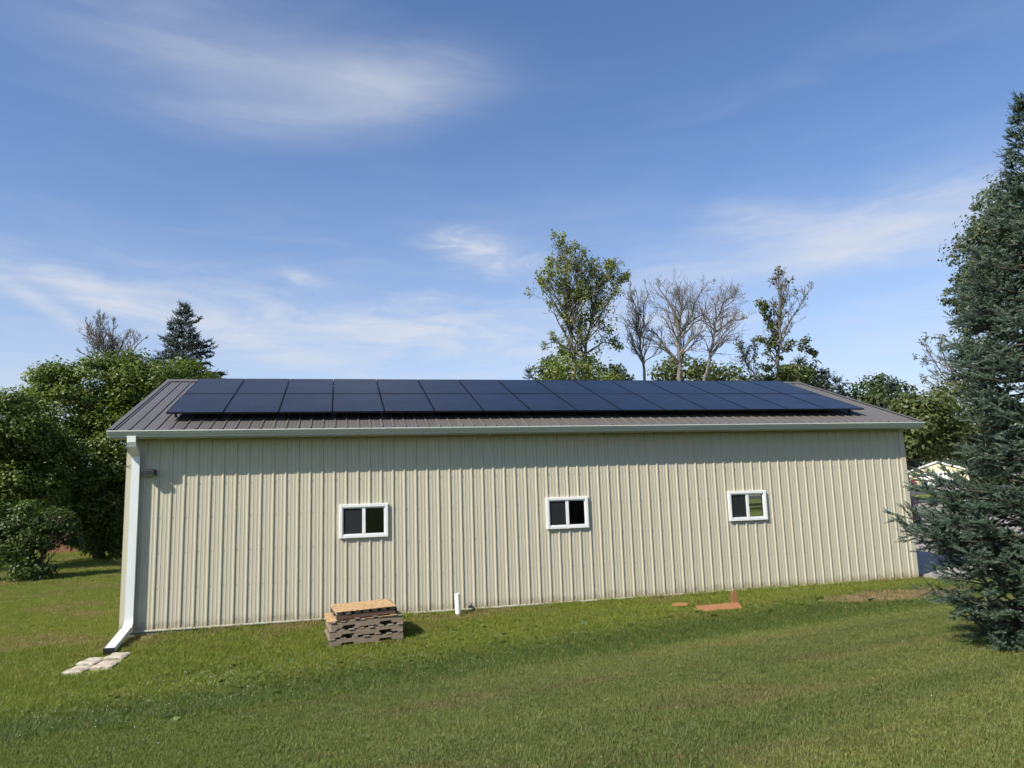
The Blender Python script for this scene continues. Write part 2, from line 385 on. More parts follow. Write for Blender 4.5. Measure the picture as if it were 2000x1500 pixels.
# ground colour shared by soil sheet and grass blades: depends on where on the lawn it grows
def lawn_zones(nt):
    P = pos(nt); x, y, z = nt.xyz(P)
    n1 = nt.noise(P, .55, 4, .6); n2 = nt.noise(P, 2.3, 4, .65); n3 = nt.noise(nt.vmath('MULTIPLY', P, (.35, 1.3, 0.)), 1.0, 3, .5)
    # the valley line between the rough bank by the barn and the mown lawn
    line = nt.math('ADD', -6.15, nt.math('MULTIPLY', x, .21))
    s = nt.math('ADD', nt.math('SUBTRACT', y, line), nt.math('MULTIPLY', nt.math('SUBTRACT', n2, .5), .35))
    mown = nt.smooth(s, .12, -.12)
    swale = nt.math('MULTIPLY', nt.smooth(s, -.2, .2), nt.smooth(s, 2.6, 1.1))
    left = nt.smooth(nt.math('ADD', x, nt.math('MULTIPLY', nt.math('SUBTRACT', n1, .5), 3.0)), 4.2, 1.6)
    return P, x, y, n1, n2, n3, mown, swale, left
def lawn_color(nt, tint=None):
    P, x, y, n1, n2, n3, mown, swale, left = lawn_zones(nt)
    bank = nt.mix(n2, (.135, .190, .020), (.225, .258, .044))
    bank = nt.mix(nt.math('MULTIPLY', nt.smooth(n1, .54, .68), .45), bank, (.26, .215, .085))
    sw = nt.mix(n2, (.064, .108, .018), (.100, .146, .028))
    lawn = nt.mix(n1, (.115, .158, .040), (.165, .196, .060))
    lawn = nt.mix(nt.math('MULTIPLY', nt.smooth(n3, .52, .74), .65), lawn, (.190, .160, .080))
    lawn = nt.mix(nt.math('MULTIPLY', nt.smooth(n2, .52, .72), .55), lawn, (.088, .130, .026))
    bd = nt.noise(nt.vmath('MULTIPLY', nt.comb(nt.math('ADD', x, nt.math('MULTIPLY', y, .2)), nt.math('SUBTRACT', y, nt.math('MULTIPLY', x, .2)), 0.), (.10, 1.15, 0.)), 1.0, 3, .5)
    lawn = nt.mix(1.0, lawn, nt.ramp(bd, [(.3, (.74, .80, .74)), (.5, (1, 1, 1)), (.7, (1.28, 1.22, 1.12))]), 'MULTIPLY')
    lawn = nt.mix(nt.math('MULTIPLY', left, .75), lawn, nt.mix(n2, (.090, .142, .018), (.150, .195, .032)))
    c = nt.mix(swale, bank, sw); c = nt.mix(mown, c, lawn)
    # worn dry patch by the far end of the barn, thin spots along its foot
    dx = nt.math('DIVIDE', nt.math('SUBTRACT', x, 14.6), 1.9); dy = nt.math('DIVIDE', nt.math('ADD', y, 1.75), .62)
    q = nt.math('ADD', nt.math('MULTIPLY', dx, dx), nt.math('MULTIPLY', dy, dy))
    dry = nt.smooth(nt.math('ADD', q, nt.math('MULTIPLY', nt.math('SUBTRACT', n2, .5), 2.6)), 1.2, .3)
    foot = nt.math('MULTIPLY', nt.math('MULTIPLY', nt.smooth(y, -1.0, -.2), nt.smooth(n1, .48, .60)), .6)
    c = nt.mix(nt.math('MAXIMUM', dry, foot), c, (.27, .205, .115))
    return c
def m_soil(nt, p):
    c = lawn_color(nt); n = nt.noise(pos(nt), 30, 4, .7)
    c = nt.mix(.20, c, (.085, .08, .035)); c = nt.mix(nt.math('MULTIPLY', n, .35), c, (.06, .055, .026)); nt.set(p.inputs['Base Color'], c); bump(nt, p, n, .6, .03)
GROUNDM = pmat('lawn_ground', (.08, .09, .03), .95, 0, .1, m_soil)
def grass_mat(name):
    m = bpy.data.materials.new(name); m.use_nodes = True; nt = NT(m.node_tree); p = nt.n['Principled BSDF']
    ri = nt.node('ShaderNodeObjectInfo').outputs['Random']
    a = nt.node('ShaderNodeAttribute'); a.attribute_name = 'tint'
    c = lawn_color(nt)
    c = nt.mix(1.0, c, nt.ramp(ri, [(0, (.72, .78, .70)), (.5, (1, 1, 1)), (1, (1.28, 1.22, 1.1))]), 'MULTIPLY')
    c = nt.mix(nt.math('MULTIPLY', nt.math('GREATER_THAN', a.outputs['Fac'], .82), .75), c, (.20, .165, .08))
    c = nt.mix(1.0, c, nt.ramp(a.outputs['Fac'], [(0, (.8, .85, .75)), (1, (1.2, 1.15, 1.1))]), 'MULTIPLY')
    nt.set(p.inputs['Base Color'], c); p.inputs['Roughness'].default_value = .55; p.inputs['Specular IOR Level'].default_value = .25
    t = nt.node('ShaderNodeBsdfTranslucent'); nt.set(t.inputs[0], nt.mix(1.0, c, (1.3, 1.4, .7), 'MULTIPLY'))
    mx = nt.node('ShaderNodeMixShader'); mx.inputs[0].default_value = .3
    nt.l.new(p.outputs[0], mx.inputs[1]); nt.l.new(t.outputs[0], mx.inputs[2]); nt.l.new(mx.outputs[0], nt.n['Material Output'].inputs[0]); return m
GRASSM = grass_mat('grass_blades')
CLOVERF = pmat('clover_flower', (.46, .45, .36), .8)
def m_weed(nt, p):
    ri = nt.node('ShaderNodeObjectInfo').outputs['Random']; nt.set(p.inputs['Base Color'], nt.mix(ri, (.045, .085, .022), (.095, .135, .035)))
WEEDM = pmat('broad_weed_leaf', (.07, .11, .03), .5, 0, .4, m_weed)

# ------------------------------------------------------------------ ground, drive, road
def build_ground():
    xs = np.unique(np.concatenate([np.linspace(-900, -60, 22), np.linspace(-60, -14, 24), np.linspace(-14, 24, 110), np.linspace(24, 150, 50), np.linspace(150, 900, 24)]))
    ys = np.unique(np.concatenate([np.linspace(-300, -40, 14), np.linspace(-40, -17, 14), np.linspace(-17, 3, 86), np.linspace(3, 40, 36), np.linspace(40, 150, 36), np.linspace(150, 1100, 26)]))
    X, Y = np.meshgrid(xs, ys, indexing='ij'); Z = gz(X, Y)
    nx, ny = len(xs), len(ys); i, j = np.meshgrid(np.arange(nx-1), np.arange(ny-1), indexing='ij')
    F = np.stack([i*ny+j, (i+1)*ny+j, (i+1)*ny+j+1, i*ny+j+1], -1).reshape(-1, 4)
    o = link('ground', npmesh('ground', np.stack([X, Y, Z], -1), F, GROUNDM, smooth=True)); tag(o, kind='structure')
build_ground()
def sheet(name, poly, mat, lift, thick=.0, step=2.0):
    """flat paving that follows the ground: poly (list of xy), cut by a grid"""
    bm = bmesh.new(); vs = [bm.verts.new((x, y, 0)) for x, y in poly]; bm.faces.new(vs)
    lo = np.min(poly, 0); hi = np.max(poly, 0)
    for ax in (0, 1):
        for t in np.arange(math.ceil(lo[ax]/step)*step, hi[ax], step):
            co = [0, 0, 0]; co[ax] = t; no = [0, 0, 0]; no[ax] = 1
            bmesh.ops.bisect_plane(bm, geom=list(bm.verts)+list(bm.edges)+list(bm.faces), plane_co=co, plane_no=no)
    for v in bm.verts: v.co.z = float(gz(v.co.x, v.co.y))+lift
    if thick:
        r = bmesh.ops.extrude_face_region(bm, geom=list(bm.faces)); 
        for v in [g for g in r['geom'] if isinstance(g, bmesh.types.BMVert)]: v.co.z -= thick
        bmesh.ops.recalc_face_normals(bm, faces=bm.faces)
    else:
        for f in bm.faces:
            f.normal_update()
            if f.normal.z < 0: f.normal_flip()
    me = bpy.data.meshes.new(name); bm.to_mesh(me); bm.free(); me.materials.append(mat)
    return tag(link(name, me), kind='structure')
sheet('driveway', [(16.95, -.30), (18.2, -.45), (19.5, .2), (26, .3), (60, 22), (64, 28), (54, 42), (46, 38), (30, 18), (22, 11.5), (16.95, 11)], CONCRETE, .09, .14)
_v = np.array([.676, .737]); _t = np.array([.737, -.676]); _o = np.array([3.5, -15.])
def strip(r0, r1, a=-150, b=150): return [tuple(_o+_v*r0+_t*a), tuple(_o+_v*r0+_t*b), tuple(_o+_v*r1+_t*b), tuple(_o+_v*r1+_t*a)]
sheet('road', strip(98, 112), ASPHALT, .03, 0, 12)
sheet('road_shoulder', strip(112.4, 115.5), CONCRETE, .03, 0, 12)
sheet('neighbour_driveway', [tuple(_o+_v*116+_t*a) for a in (-5.5, 5.5)]+[tuple(_o+_v*150+_t*a) for a in (5.5, -5.5)], CONCRETE, .035, 0, 6)

# ------------------------------------------------------------------ the barn
S = 0.2286
XL, XR, YB = -0.29, 16.67, 8.66
WALLTOP = 3.56
TH = 0.345; TT = math.tan(TH)
def roofz(y): return 3.62 + TT*(y+.342) if y <= 4.16 else 3.62 + TT*(4.16*2+.342 - y)
barn = empty('pole_barn', ((XL+XR)/2, 0, 0)); BO = np.array([(XL+XR)/2, 0, 0])
tag(barn, 'long beige ribbed steel barn with bronze roof and three small white windows', 'barn')
class BB(MB):                                   # barn builder: world coordinates, barn-local mesh
    def build(s, *a, **k):
        s.v = [tuple(np.array(v)-BO) for v in s.v]; return MB.build(s, *a, **k)
WINS = [(3.535, 4.480), (7.735, 8.660), (11.935, 12.875)]; WZ0, WZ1 = 1.480, 2.135
INW = .035                                       # the hole is a bit smaller than the frame
def profile(u0, u1, ribs, extra=()):
    """(u, offset) points of ribbed sheet between u0 and u1 with major ribs at the given places"""
    P = []
    for r in ribs:
        P += [(r-.016, 0), (r-.002, .019), (r+.020, .019), (r+.034, 0)]
        for m in (.095, .165): P += [(r+m-.013, 0), (r+m-.006, .0035), (r+m+.010, .0035), (r+m+.017, 0)]
    us = np.array([p[0] for p in P]); of = np.array([p[1] for p in P])
    P = [p for p in P if u0+.001 < p[0] < u1-.001]
    for e in list(extra)+[u0, u1]:
        if u0 <= e <= u1: P.append((e, float(np.interp(e, us, of, 0, 0))))
    return sorted(set(P))
def panel(name, prof, point, zlo, zhi, holes, mat, parent):
    """one sheet: prof along u; point(u, off, z) -> xyz; holes [(u0,u1,z0,z1)]"""
    b = BB()
    for (u0, o0), (u1, o1) in zip(prof[:-1], prof[1:]):
        um = (u0+u1)/2; iv = [(0, 1)]; cuts = [h for h in holes if h[0] < um < h[1]]
        for (lo, hi) in ([('b', cuts[0][2]), (cuts[0][3], 't')] if cuts else [('b', 't')]):
            z = lambda q, u: zlo(u) if q == 'b' else zhi(u) if q == 't' else q
            if z(hi, um) <= z(lo, um)+.001: continue
            n = len(b.v)
            b.add([point(u0, o0, z(lo, u0)), point(u1, o1, z(lo, u1)), point(u1, o1, z(hi, u1)), point(u0, o0, z(hi, u0))], [(0, 1, 2, 3)])
    return b.build(name, mat, parent, recalc=False)
def build_walls():
    holes = [(a+INW, b-INW, WZ0+INW, WZ1-INW) for a, b in WINS]; ex = [q for h in holes for q in h[:2]]
    ribs = [i*S for i in range(-1, 74)]
    for k in range(-1, 74, 4):
        u0 = XL if k == -1 else k*S-.055; u1 = min((k+4)*S-.055, XR)
        if u1-u0 < .02: continue
        panel('siding_panel', profile(u0, u1, ribs, ex), lambda u, o, z: (u, -o, z), lambda u: 0., lambda u: WALLTOP, holes, SIDING, barn)
    gr = [i*S for i in range(-1, 40)]
    top = lambda u: roofz(u)-.06
    door = [(2.4, 7.25, -1., 2.75)]
    for k in range(0, 40, 4):
        u0 = max(k*S-.055, 0); u1 = min((k+4)*S-.055, YB)
        if u1-u0 < .02: continue
        ex2 = [2.4, 7.25, 4.16]
        panel('gable_panel', profile(u0, u1, gr, [4.16]), lambda u, o, z: (XL-o, u, z), lambda u: 0., top, [], SIDING, barn)
        panel('gable_panel', profile(u0, u1, gr, ex2), lambda u, o, z: (XR+o, u, z), lambda u: 0., top, door, SIDING, barn)
    for k in range(-1, 74, 4):
        u0 = XL if k == -1 else k*S-.055; u1 = min((k+4)*S-.055, XR)
        if u1-u0 < .02: continue
        panel('rear_panel', profile(u0, u1, ribs), lambda u, o, z: (u, YB+o, z), lambda u: 0., lambda u: WALLTOP, [], SIDING, barn)
    # slab, lining added to darken the view through the windows, foundation strip
    BB().box(XL+.03, XR-.03, .03, YB-.03, -.30, .012).build('floor_slab', CONCRETE, barn)
    b = BB(); t = .012; g = .14
    for (x0, x1, z0, z1) in [(XL+.1, WINS[0][0], 0, 3.5), (WINS[0][1], WINS[1][0], 0, 3.5), (WINS[1][1], WINS[2][0], 0, 3.5), (WINS[2][1], XR-.1, 0, 3.5)]+[(a, q, 0, WZ0) for a, q in WINS]+[(a, q, WZ1, 3.5) for a, q in WINS]:
        b.box(x0, x1, g, g+t, z0+.02, z1)
    b.box(XL+.1, XR-.1, YB-g-t, YB-g, .02, 3.5); b.box(XL+g, XL+g+t, g+t, YB-g-t, .02, 3.5); b.box(XL+.1, XR-.1, g, YB-g, 3.5, 3.512)
    b.box(XR-g-t, XR-g, g+t, 2.4, .02, 3.5); b.box(XR-g-t, XR-g, 7.25, YB-g-t, .02, 3.5); b.box(XR-g-t, XR-g, 2.4, 7.25, 2.75, 3.5)
    b.build('darkening_liner', INSIDE, barn)
    BB().box(XL-.004, XR+.004, -.010, .02, -.30, -.012).build('foundation_board', BASETRIM, barn)
    b = BB(); b.extrude([np.array(q) for q in ((0, -.004, -.012), (0, -.030, -.018), (0, -.030, .004), (0, -.022, .010), (0, -.004, .010))], (XL, 0, 0), (XR, 0, 0)); b.build('base_trim', FASCIAM, barn)
    for sx, x in ((-1, XL), (1, XR)):
        b = BB(); w = .105
        b.add([(x+sx*.024, -.024, .0), (x-sx*w, -.024, .0), (x-sx*w, -.024, WALLTOP), (x+sx*.024, -.024, WALLTOP), (x+sx*.024, w, .0), (x+sx*.024, w, WALLTOP), (x-sx*(w+.008), -.002, 0), (x-sx*(w+.008), -.002, WALLTOP)],
              [(0, 1, 2, 3), (0, 3, 5, 4), (1, 6, 7, 2)]); b.build('corner_trim', SIDING, barn)
    # screw heads on the girt lines, too small to pick apart
    V = []; F = []
    for z in (.10, .72, 1.36, 2.0, 2.62, 3.22):
        for i in range(-1, 73):
            u = i*S+.060
            if any(a-.02 < u < q+.02 for a, q in WINS) and WZ0 < z < WZ1: continue
            n = len(V); c = [(u+.008*math.cos(a), -.001, z+.008*math.sin(a)) for a in np.linspace(0, 2*math.pi, 6, endpoint=False)]
            V += c+[(p[0], -.008, p[2]) for p in c]; F += [tuple(n+6+q for q in range(6))]+[(n+q, n+(q+1) % 6, n+6+(q+1) % 6, n+6+q) for q in range(6)]
    b = BB(); b.v = V; b.f = F; tag(b.build('screw_heads', pmat('screw_paint', (.20, .19, .15), .5), barn), kind='stuff')
build_walls()

def build_roof():
    X0, X1 = -.545, 16.945
    ribs = [-.217-S+k*S for k in range(0, 78)]
    ys = -.37; yr = 4.16
    cy, sy = math.cos(TH), math.sin(TH)
    for side in (0, 1):
        for k in range(0, 77, 4):
            u0 = X0 if k == 0 else ribs[k]-.055; u1 = min(ribs[min(k+4, 77)]-.055, X1)
            if u1-u0 < .02: continue
            if side == 0: pt = lambda u, o, z: (u, z-o*sy, roofz(z)+o*cy)
            else: pt = lambda u, o, z: (u, 2*yr-z+o*sy, roofz(z)+o*cy)
            panel('roof_panel', profile(u0, u1, ribs), pt, lambda u: ys, lambda u: yr-.01, [], ROOFM, barn)
    # underside deck keeps light out of the attic
    b = BB()
    for sgn in (0, 1):
        f = (lambda y: y) if sgn == 0 else (lambda y: 2*yr-y)
        P = [(x, f(y), roofz(y)-dz) for dz in (.012, .05) for x, y in ((X0+.01, ys+.03), (X1-.01, ys+.03), (X1-.01, yr), (X0+.01, yr))]
        b.add(P, [(0, 1, 2, 3), (7, 6, 5, 4), (0, 4, 5, 1), (1, 5, 6, 2), (3, 7, 4, 0)])
    b.build('roof_deck', SOFFITM, barn)
    z = roofz(yr)
    b = BB(); w = .17
    b.extrude([np.array((0, -w, -w*TT+.026)), np.array((0, -w+.012, -w*TT+.040)), np.array((0, -.02, .040)), np.array((0, .02, .040)), np.array((0, w-.012, -w*TT+.040)), np.array((0, w, -w*TT+.026)), np.array((0, 0, .022))], (X0-.01, yr, z), (X1+.01, yr, z))
    b.build('ridge_cap', ROOFM, barn)
    for x, sg in ((X0, -1), (X1, 1)):                         # rake trim along both gable edges
        b = BB()
        for f in ((lambda y: y), (lambda y: 2*yr-y)):
            P = []
            for y in (ys-.01, yr):
                for dx, dz in ((sg*.012, -.13), (sg*.012, .030), (-sg*.075, .030), (-sg*.075, .022), (-sg*.0, .020), (0, -.13)):
                    P.append((x+dx, f(y), roofz(y)+dz))
            b.add(P, [(i, (i+1) % 6, 6+(i+1) % 6, 6+i) for i in range(6)]+[(0, 1, 2, 3, 4, 5), (11, 10, 9, 8, 7, 6)])
        b.build('rake_trim', ROOFM, barn)
    zf = roofz(-.342)
    for y0, y1 in ((-.345, -.327), (2*yr+.327, 2*yr+.345)):
        BB().box(X0+.012, X1-.012, y0, y1, zf-.165, zf-.02).build('fascia_board', FASCIAM, barn)
    BB().box(X0+.012, X1-.012, -.326, -.006, zf-.155, zf-.142).build('soffit', SOFFITM, barn)
    BB().box(X0+.012, X1-.012, YB+.006, 2*yr+.326, zf-.155, zf-.142).build('soffit', SOFFITM, barn)
    # K-style gutter on the front eave
    g = BB(); zt = zf-.018; yb = -.348
    prof = [(yb, zt), (yb, zt-.125), (yb-.062, zt-.125), (yb-.070, zt-.098), (yb-.098, zt-.062), (yb-.106, zt-.030), (yb-.122, zt-.022), (yb-.122, zt), (yb-.110, zt), (yb-.110, zt-.012), (yb-.096, zt-.024), (yb-.088, zt-.060), (yb-.062, zt-.092), (yb-.056, zt-.117), (yb-.008, zt-.117), (yb-.008, zt)]
    a, e = X0-.012, X1+.010
    n = len(prof); P = [(a, y, z) for y, z in prof]+[(e, y, z) for y, z in prof]
    g.add(P, [(i, (i+1) % n, n+(i+1) % n, n+i) for i in range(n)])
    for x, w in ((a, .003), (e, -.003)):
        q = [(x, y, z) for y, z in prof[:8]]; q2 = [(x+w, y, z) for y, z in prof[:8]]; g.add(q+q2, [tuple(range(8)), tuple(range(15, 7, -1))])
    gut = g.build('gutter', GUTTERM, barn)
    for x in np.arange(a+.5, e, .75):                         # hidden hangers show as small straps in the trough
        BB().box(x, x+.02, yb-.108, yb-.004, zt-.006, zt-.003).build('gutter_hanger', GUTTERM, gut)
    # downspout: outlet, two elbows, long leg, kick-out and loose extension
    ds = empty('downspout', (-.13-BO[0], -.1, 0), 0, barn)
    DO = BO+np.array((-.13-BO[0], -.1, 0))
    def duct(name, pts, mat, w=.078, d=.056, par=None, hollow=False):
        m = MB(); rings = []
        P = [np.array(p, float) for p in pts]
        for i, p in enumerate(P):
            t = (P[min(i+1, len(P)-1)]-P[max(i-1, 0)]); t /= np.linalg.norm(t)
            u = np.array([1, 0, 0]); u = u-t*(u@t); u /= np.linalg.norm(u); v = np.cross(t, u)
            # corrugated front: slight grooves
            sec = [(-1, -1), (-.45, -1), (-.40, -.84), (-.12, -.84), (-.07, -1), (.07, -1), (.12, -.84), (.40, -.84), (.45, -1), (1, -1), (1, 1), (-1, 1)]
            rings.append([p+u*(a_*w/2)+v*(b_*d/2) for a_, b_ in sec])
        k = len(rings[0]); V = [q-DO for r in rings for q in r]
        F = [(i*k+j, i*k+(j+1) % k, (i+1)*k+(j+1) % k, (i+1)*k+j) for i in range(len(rings)-1) for j in range(k)]
        if not hollow: F += [tuple(range(k)), tuple(range(len(V)-1, len(V)-k-1, -1))]
        m.add(V, F); return m.build(name, mat, par or ds)
    xd = -.135; W, D = .150, .078
    duct('outlet', [(xd-.012, -.395, 3.50), (xd-.012, -.395, 3.385)], SPOUTM, .145, D)
    duct('elbow', [(xd-.010, -.395, 3.386), (xd-.008, -.375, 3.33), (xd-.004, -.105, 3.185), (xd, -.082, 3.13)], SPOUTM, W*.98, D*.96)
    duct('long_leg', [(xd, -.082, 3.14), (xd, -.082, .235)], SPOUTM, W*.93, D*.92)
    duct('foot_elbow', [(xd, -.082, .25), (xd, -.086, .19), (xd, -.115, .125), (xd, -.22, .066)], SPOUTM, W*.99, D*.98)
    e0 = np.array([xd-.01, -.245, .060]); e1 = np.array([xd-.03, -1.13, -.115]); q = (e1-e0)/np.linalg.norm(e1-e0)
    duct('joint_sleeve', [e0-q*.03, e0+q*.012], BLACK, W*.9, D*.85)
    duct('extension', [e0+q*.01, e1], SPOUTM, W*1.04, D*1.02)
    duct('end_lip', [e1-q*.02, e1+q*.03], BLACK, W*1.10, D*1.12, hollow=False)
    # thin cable drooping over the corner
    pts = [(-.33, -.03, 2.985), (-.29, -.045, 2.97), (-.25, -.045, 2.975), (-.215, -.05, 3.0), (-.19, -.06, 3.005)]
    BB().tube(pts, .006, 5).build('cable', BLACK, barn)
build_roof()

def build_windows():
    for wi, (a, b) in enumerate(WINS):
        cx = (a+b)/2; cz = (WZ0+WZ1)/2; w = b-a; h = WZ1-WZ0
        we = empty('window', (cx-BO[0], -.03, cz), 0, barn)
        def ring(name, ow, oh, iw, ih, y0, y1, mat, dx=0., bev=.004, par=we):
            m = MB()
            m.box(dx-ow/2, dx-iw/2, y0, y1, -oh/2, oh/2); m.box(dx+iw/2, dx+ow/2, y0, y1, -oh/2, oh/2)
            m.box(dx-iw/2+.0005, dx+iw/2-.0005, y0+.001, y1-.001, ih/2, oh/2-.0005); m.box(dx-iw/2+.0005, dx+iw/2-.0005, y0+.001, y1-.001, -oh/2+.0005, -ih/2)
            return m.build(name, mat, par, bev)
        ring('frame', w, h, w-.13, h-.13, -.028, .07, VINYL, bev=.008)
        ring('stop', w-.132, h-.132, w-.165, h-.165, -.006, .06, VINYL, bev=.003)
        iw = w-.166; ih = h-.166
        m = MB(); m.box(-.032, .032, -.012, .055, -ih/2, ih/2); m.build('meeting_rail', VINYL, we, .004)
        for sx in (-1, 1):
            pw = iw/2-.032; dx = sx*(.032+pw/2)
            m = MB(); y = .028 if sx < 0 else .018
            m.box(dx-pw/2, dx+pw/2, y, y+.004, -ih/2, ih/2); m.build('pane', GLASS, we)
        pw = iw/2-.032; dx = -(.032+pw/2); m = MB(); m.add([(dx-pw/2, .010, -ih/2), (dx+pw/2, .010, -ih/2), (dx+pw/2, .010, ih/2), (dx-pw/2, .010, ih/2)], [(0, 1, 2, 3)]); m.build('insect_screen', SCREEN, we)
build_windows()

# wall lamp
def build_lamp():
    x0, x1 = -.005, .205; z0, z1 = 2.785, 2.900
    l = empty('wall_lamp', ((x0+x1)/2, -.02, 2.84)); tag(l, 'dark bronze wall lamp beside the downspout at the barn corner', 'wall lamp')
    o = np.array(((x0+x1)/2, -.02, 2.84)); w = (x1-x0)/2
    MB().box(-w*.8, w*.8, -.018, .0, -.065, .065).build('back_plate', BRONZE, l, .004)
    m = MB(); P = [(-.018, -.045), (-.018, .060), (-.165, .052), (-.185, .038), (-.185, -.045)]
    m.extrude([np.array((0, y, z)) for y, z in P], (-w, 0, 0), (w, 0, 0)); m.build('hood', BRONZE, l, .004)
    m = MB(); m.extrude([np.array((0, y, z)) for y, z in ((-.03, -.045), (-.17, -.045), (-.12, -.062), (-.03, -.066))], (-w*.85, 0, 0), (w*.85, 0, 0)); m.build('lens', pmat('lamp_lens', (.35, .34, .3), .3), l)
build_lamp()

# ------------------------------------------------------------------ solar array
def build_solar():
    PW, PH = 1.035, 1.777; fw, fh = PW-.018, PH-.018; t = .035
    fr = MB()
    e = .014
    fr.box(-fw/2, -fw/2+e, -fh/2, fh/2, -t, 0); fr.box(fw/2-e, fw/2, -fh/2, fh/2, -t, 0)
    fr.box(-fw/2+e, fw/2-e, -fh/2, -fh/2+e, -t, -.0003); fr.box(-fw/2+e, fw/2-e, fh/2-e, fh/2, -t, -.0003)
    fme = fr.mesh('frame', PVFRAME)
    gl = MB(); gl.box(-fw/2+e, fw/2-e, -fh/2+e, fh/2-e, -.008, -.003); gme = gl.mesh('cell_glass', PV)
    X0, Y0, Z0 = .291, .125, 3.991
    rk = empty('solar_array', (X0, Y0, roofz(Y0))); O = np.array((X0, Y0, roofz(Y0)))
    tag(rk, 'array of black solar panels in two long rows covering most of the barn roof', 'solar array')
    for row in range(2):
        for k in range(15):
            s = (row+.5)*PH
            loc = np.array((X0+(k+.5)*PW, Y0+math.cos(TH)*s, Z0+math.sin(TH)*s))-O
            o = empty('solar_panel', loc, 0, rk); o.rotation_euler = (TH+R.uniform(-.0025, .0025), R.uniform(-.002, .002), 0)
            link('frame', fme, o); link('cell_glass', gme, o)
    d = np.array([0, math.cos(TH), math.sin(TH)]); nrm = np.array([0, -math.sin(TH), math.cos(TH)])
    for s in (.38, 1.40, 2.16, 3.18):
        c = np.array((X0+7.5*PW, Y0, Z0))+d*s-nrm*(t+.022)-O
        MB().obox(c, (7.5*PW+.03, 0, 0), d*.02, nrm*.02).build('rail', ALU, rk)
        base = c-nrm*.022
        for q in range(14):
            x = -7.4*PW+q*(14.8*PW/13); p = base+np.array((x, 0, 0))
            h = (p+O)[2]-roofz((p+O)[1]); h = h*math.cos(TH)
            MB().obox(p-nrm*(h/2-.004), (.02, 0, 0), d*.025, nrm*(h/2-.006)).build('mount_foot', ALU, rk)
build_solar()

# ------------------------------------------------------------------ things on the grass by the barn
def build_pallets():
    org = np.array([3.375, -2.10]); ang = math.radians(5); tilt = math.radians(1.6); zg = float(gz(3.9, -1.6))-.015
    MX = Matrix.Rotation(ang, 3, 'Z') @ Matrix.Rotation(-tilt, 3, 'Y')
    def put(o, u, v, zz, rz): o.location = Vector((org[0], org[1], zg))+MX @ Vector((u, v, zz-zg)); o.rotation_euler = (MX @ Matrix.Rotation(rz, 3, 'Z')).to_euler()
    def pallet(name, label, u, v, z, L, D, H, rz, notch, matS, ndeck, deckmat, dt=.0165):
        p = empty(name); put(p, u, v, z, rz); tag(p, label, 'pallet', 'pallets stacked by the barn wall')
        sh = H-.0195-dt
        zb = .018
        for y in (0.019, D/2, D-.019):
            m = MB(); w = .019
            if notch:
                a, b, c, d = L*.155, L*.335, L*.665, L*.845; hn = .042
                pr = [(0, zb), (a, zb), (a+.012, zb+hn), (b-.012, zb+hn), (b, zb), (c, zb), (c+.012, zb+hn), (d-.012, zb+hn), (d, zb), (L, zb), (L, zb+sh), (0, zb+sh)]
            else: pr = [(0, zb), (L, zb), (L, zb+sh), (0, zb+sh)]
            m.add([(x, y-w, zz) for x, zz in pr]+[(x, y+w, zz) for x, zz in pr], [tuple(range(len(pr))), tuple(range(2*len(pr)-1, len(pr)-1, -1))]+[(i, (i+1) % len(pr), len(pr)+(i+1) % len(pr), len(pr)+i) for i in range(len(pr))])
            m.build('stringer', matS, p)
        for lev, n in ((1, ndeck), (0, 4)):
            for i in range(n):
                bw = .088+R.uniform(-.006, .012); x = (L-bw)*i/(n-1); z0 = (zb+sh+.0005) if lev else 0.
                m = MB(); j = R.uniform(-.012, .012)
                m.box(-bw/2, bw/2, -.5*D-.006+j, .5*D+.006+j, 0, dt if lev else .0165)
                o = m.build('deck_board', deckmat, p, .002); o.location = (x+bw/2, D/2, z0); o.rotation_euler = (0, 0, R.uniform(-.008, .008))
        return p
    z = zg
    pallet('pallet', 'weathered grey pallet at the bottom of the stack by the wall', 0, 0, z, 1.22, 1.0, .132, 0, True, WOODG, 7, WOODD)
    pallet('pallet', 'weathered grey pallet second from the bottom of the stack', .01, .015, z+.1335, 1.21, 1.0, .132, -.012, True, WOODG, 8, WOODD)
    pallet('pallet', 'greyish brown pallet third from the bottom of the stack', .04, .03, z+.267, 1.19, 1.0, .132, .01, True, WOODG, 8, WOODD)
    def board(name, label, u, v, zz, L, D, rz, th=.011):
        m = MB(); m.box(-L/2, L/2, -D/2, D/2, 0, th); o = m.build(name, OSB, None, .0015)
        put(o, u+L/2, v+D/2, zz, rz); tag(o, label, 'board')
    board('strand_board', 'tan strand board sheet lying under the small top pallet', -.01, .03, z+.400, 1.16, .98, -.02)
    pallet('pallet', 'small brown pallet on top of the stack under a tan board', .13, .02, z+.4115, .98, .96, .135, .02, False, WOODB, 7, WOODD, .042)
    board('strand_board', 'tan strand board sheet on the very top of the pallet stack', .115, .0, z+.548, 1.0, .97, .012)
    m = MB(); m.box(-.008, .008, -.30, .30, 0, .17); o = m.build('scrap_plank', WOODG, None, .002)
    put(o, 1.165, .45, z+.412, 0); o.rotation_euler = (0, math.radians(-16), ang); tag(o, 'short grey plank leaning against the right side of the top pallet', 'plank')
build_pallets()

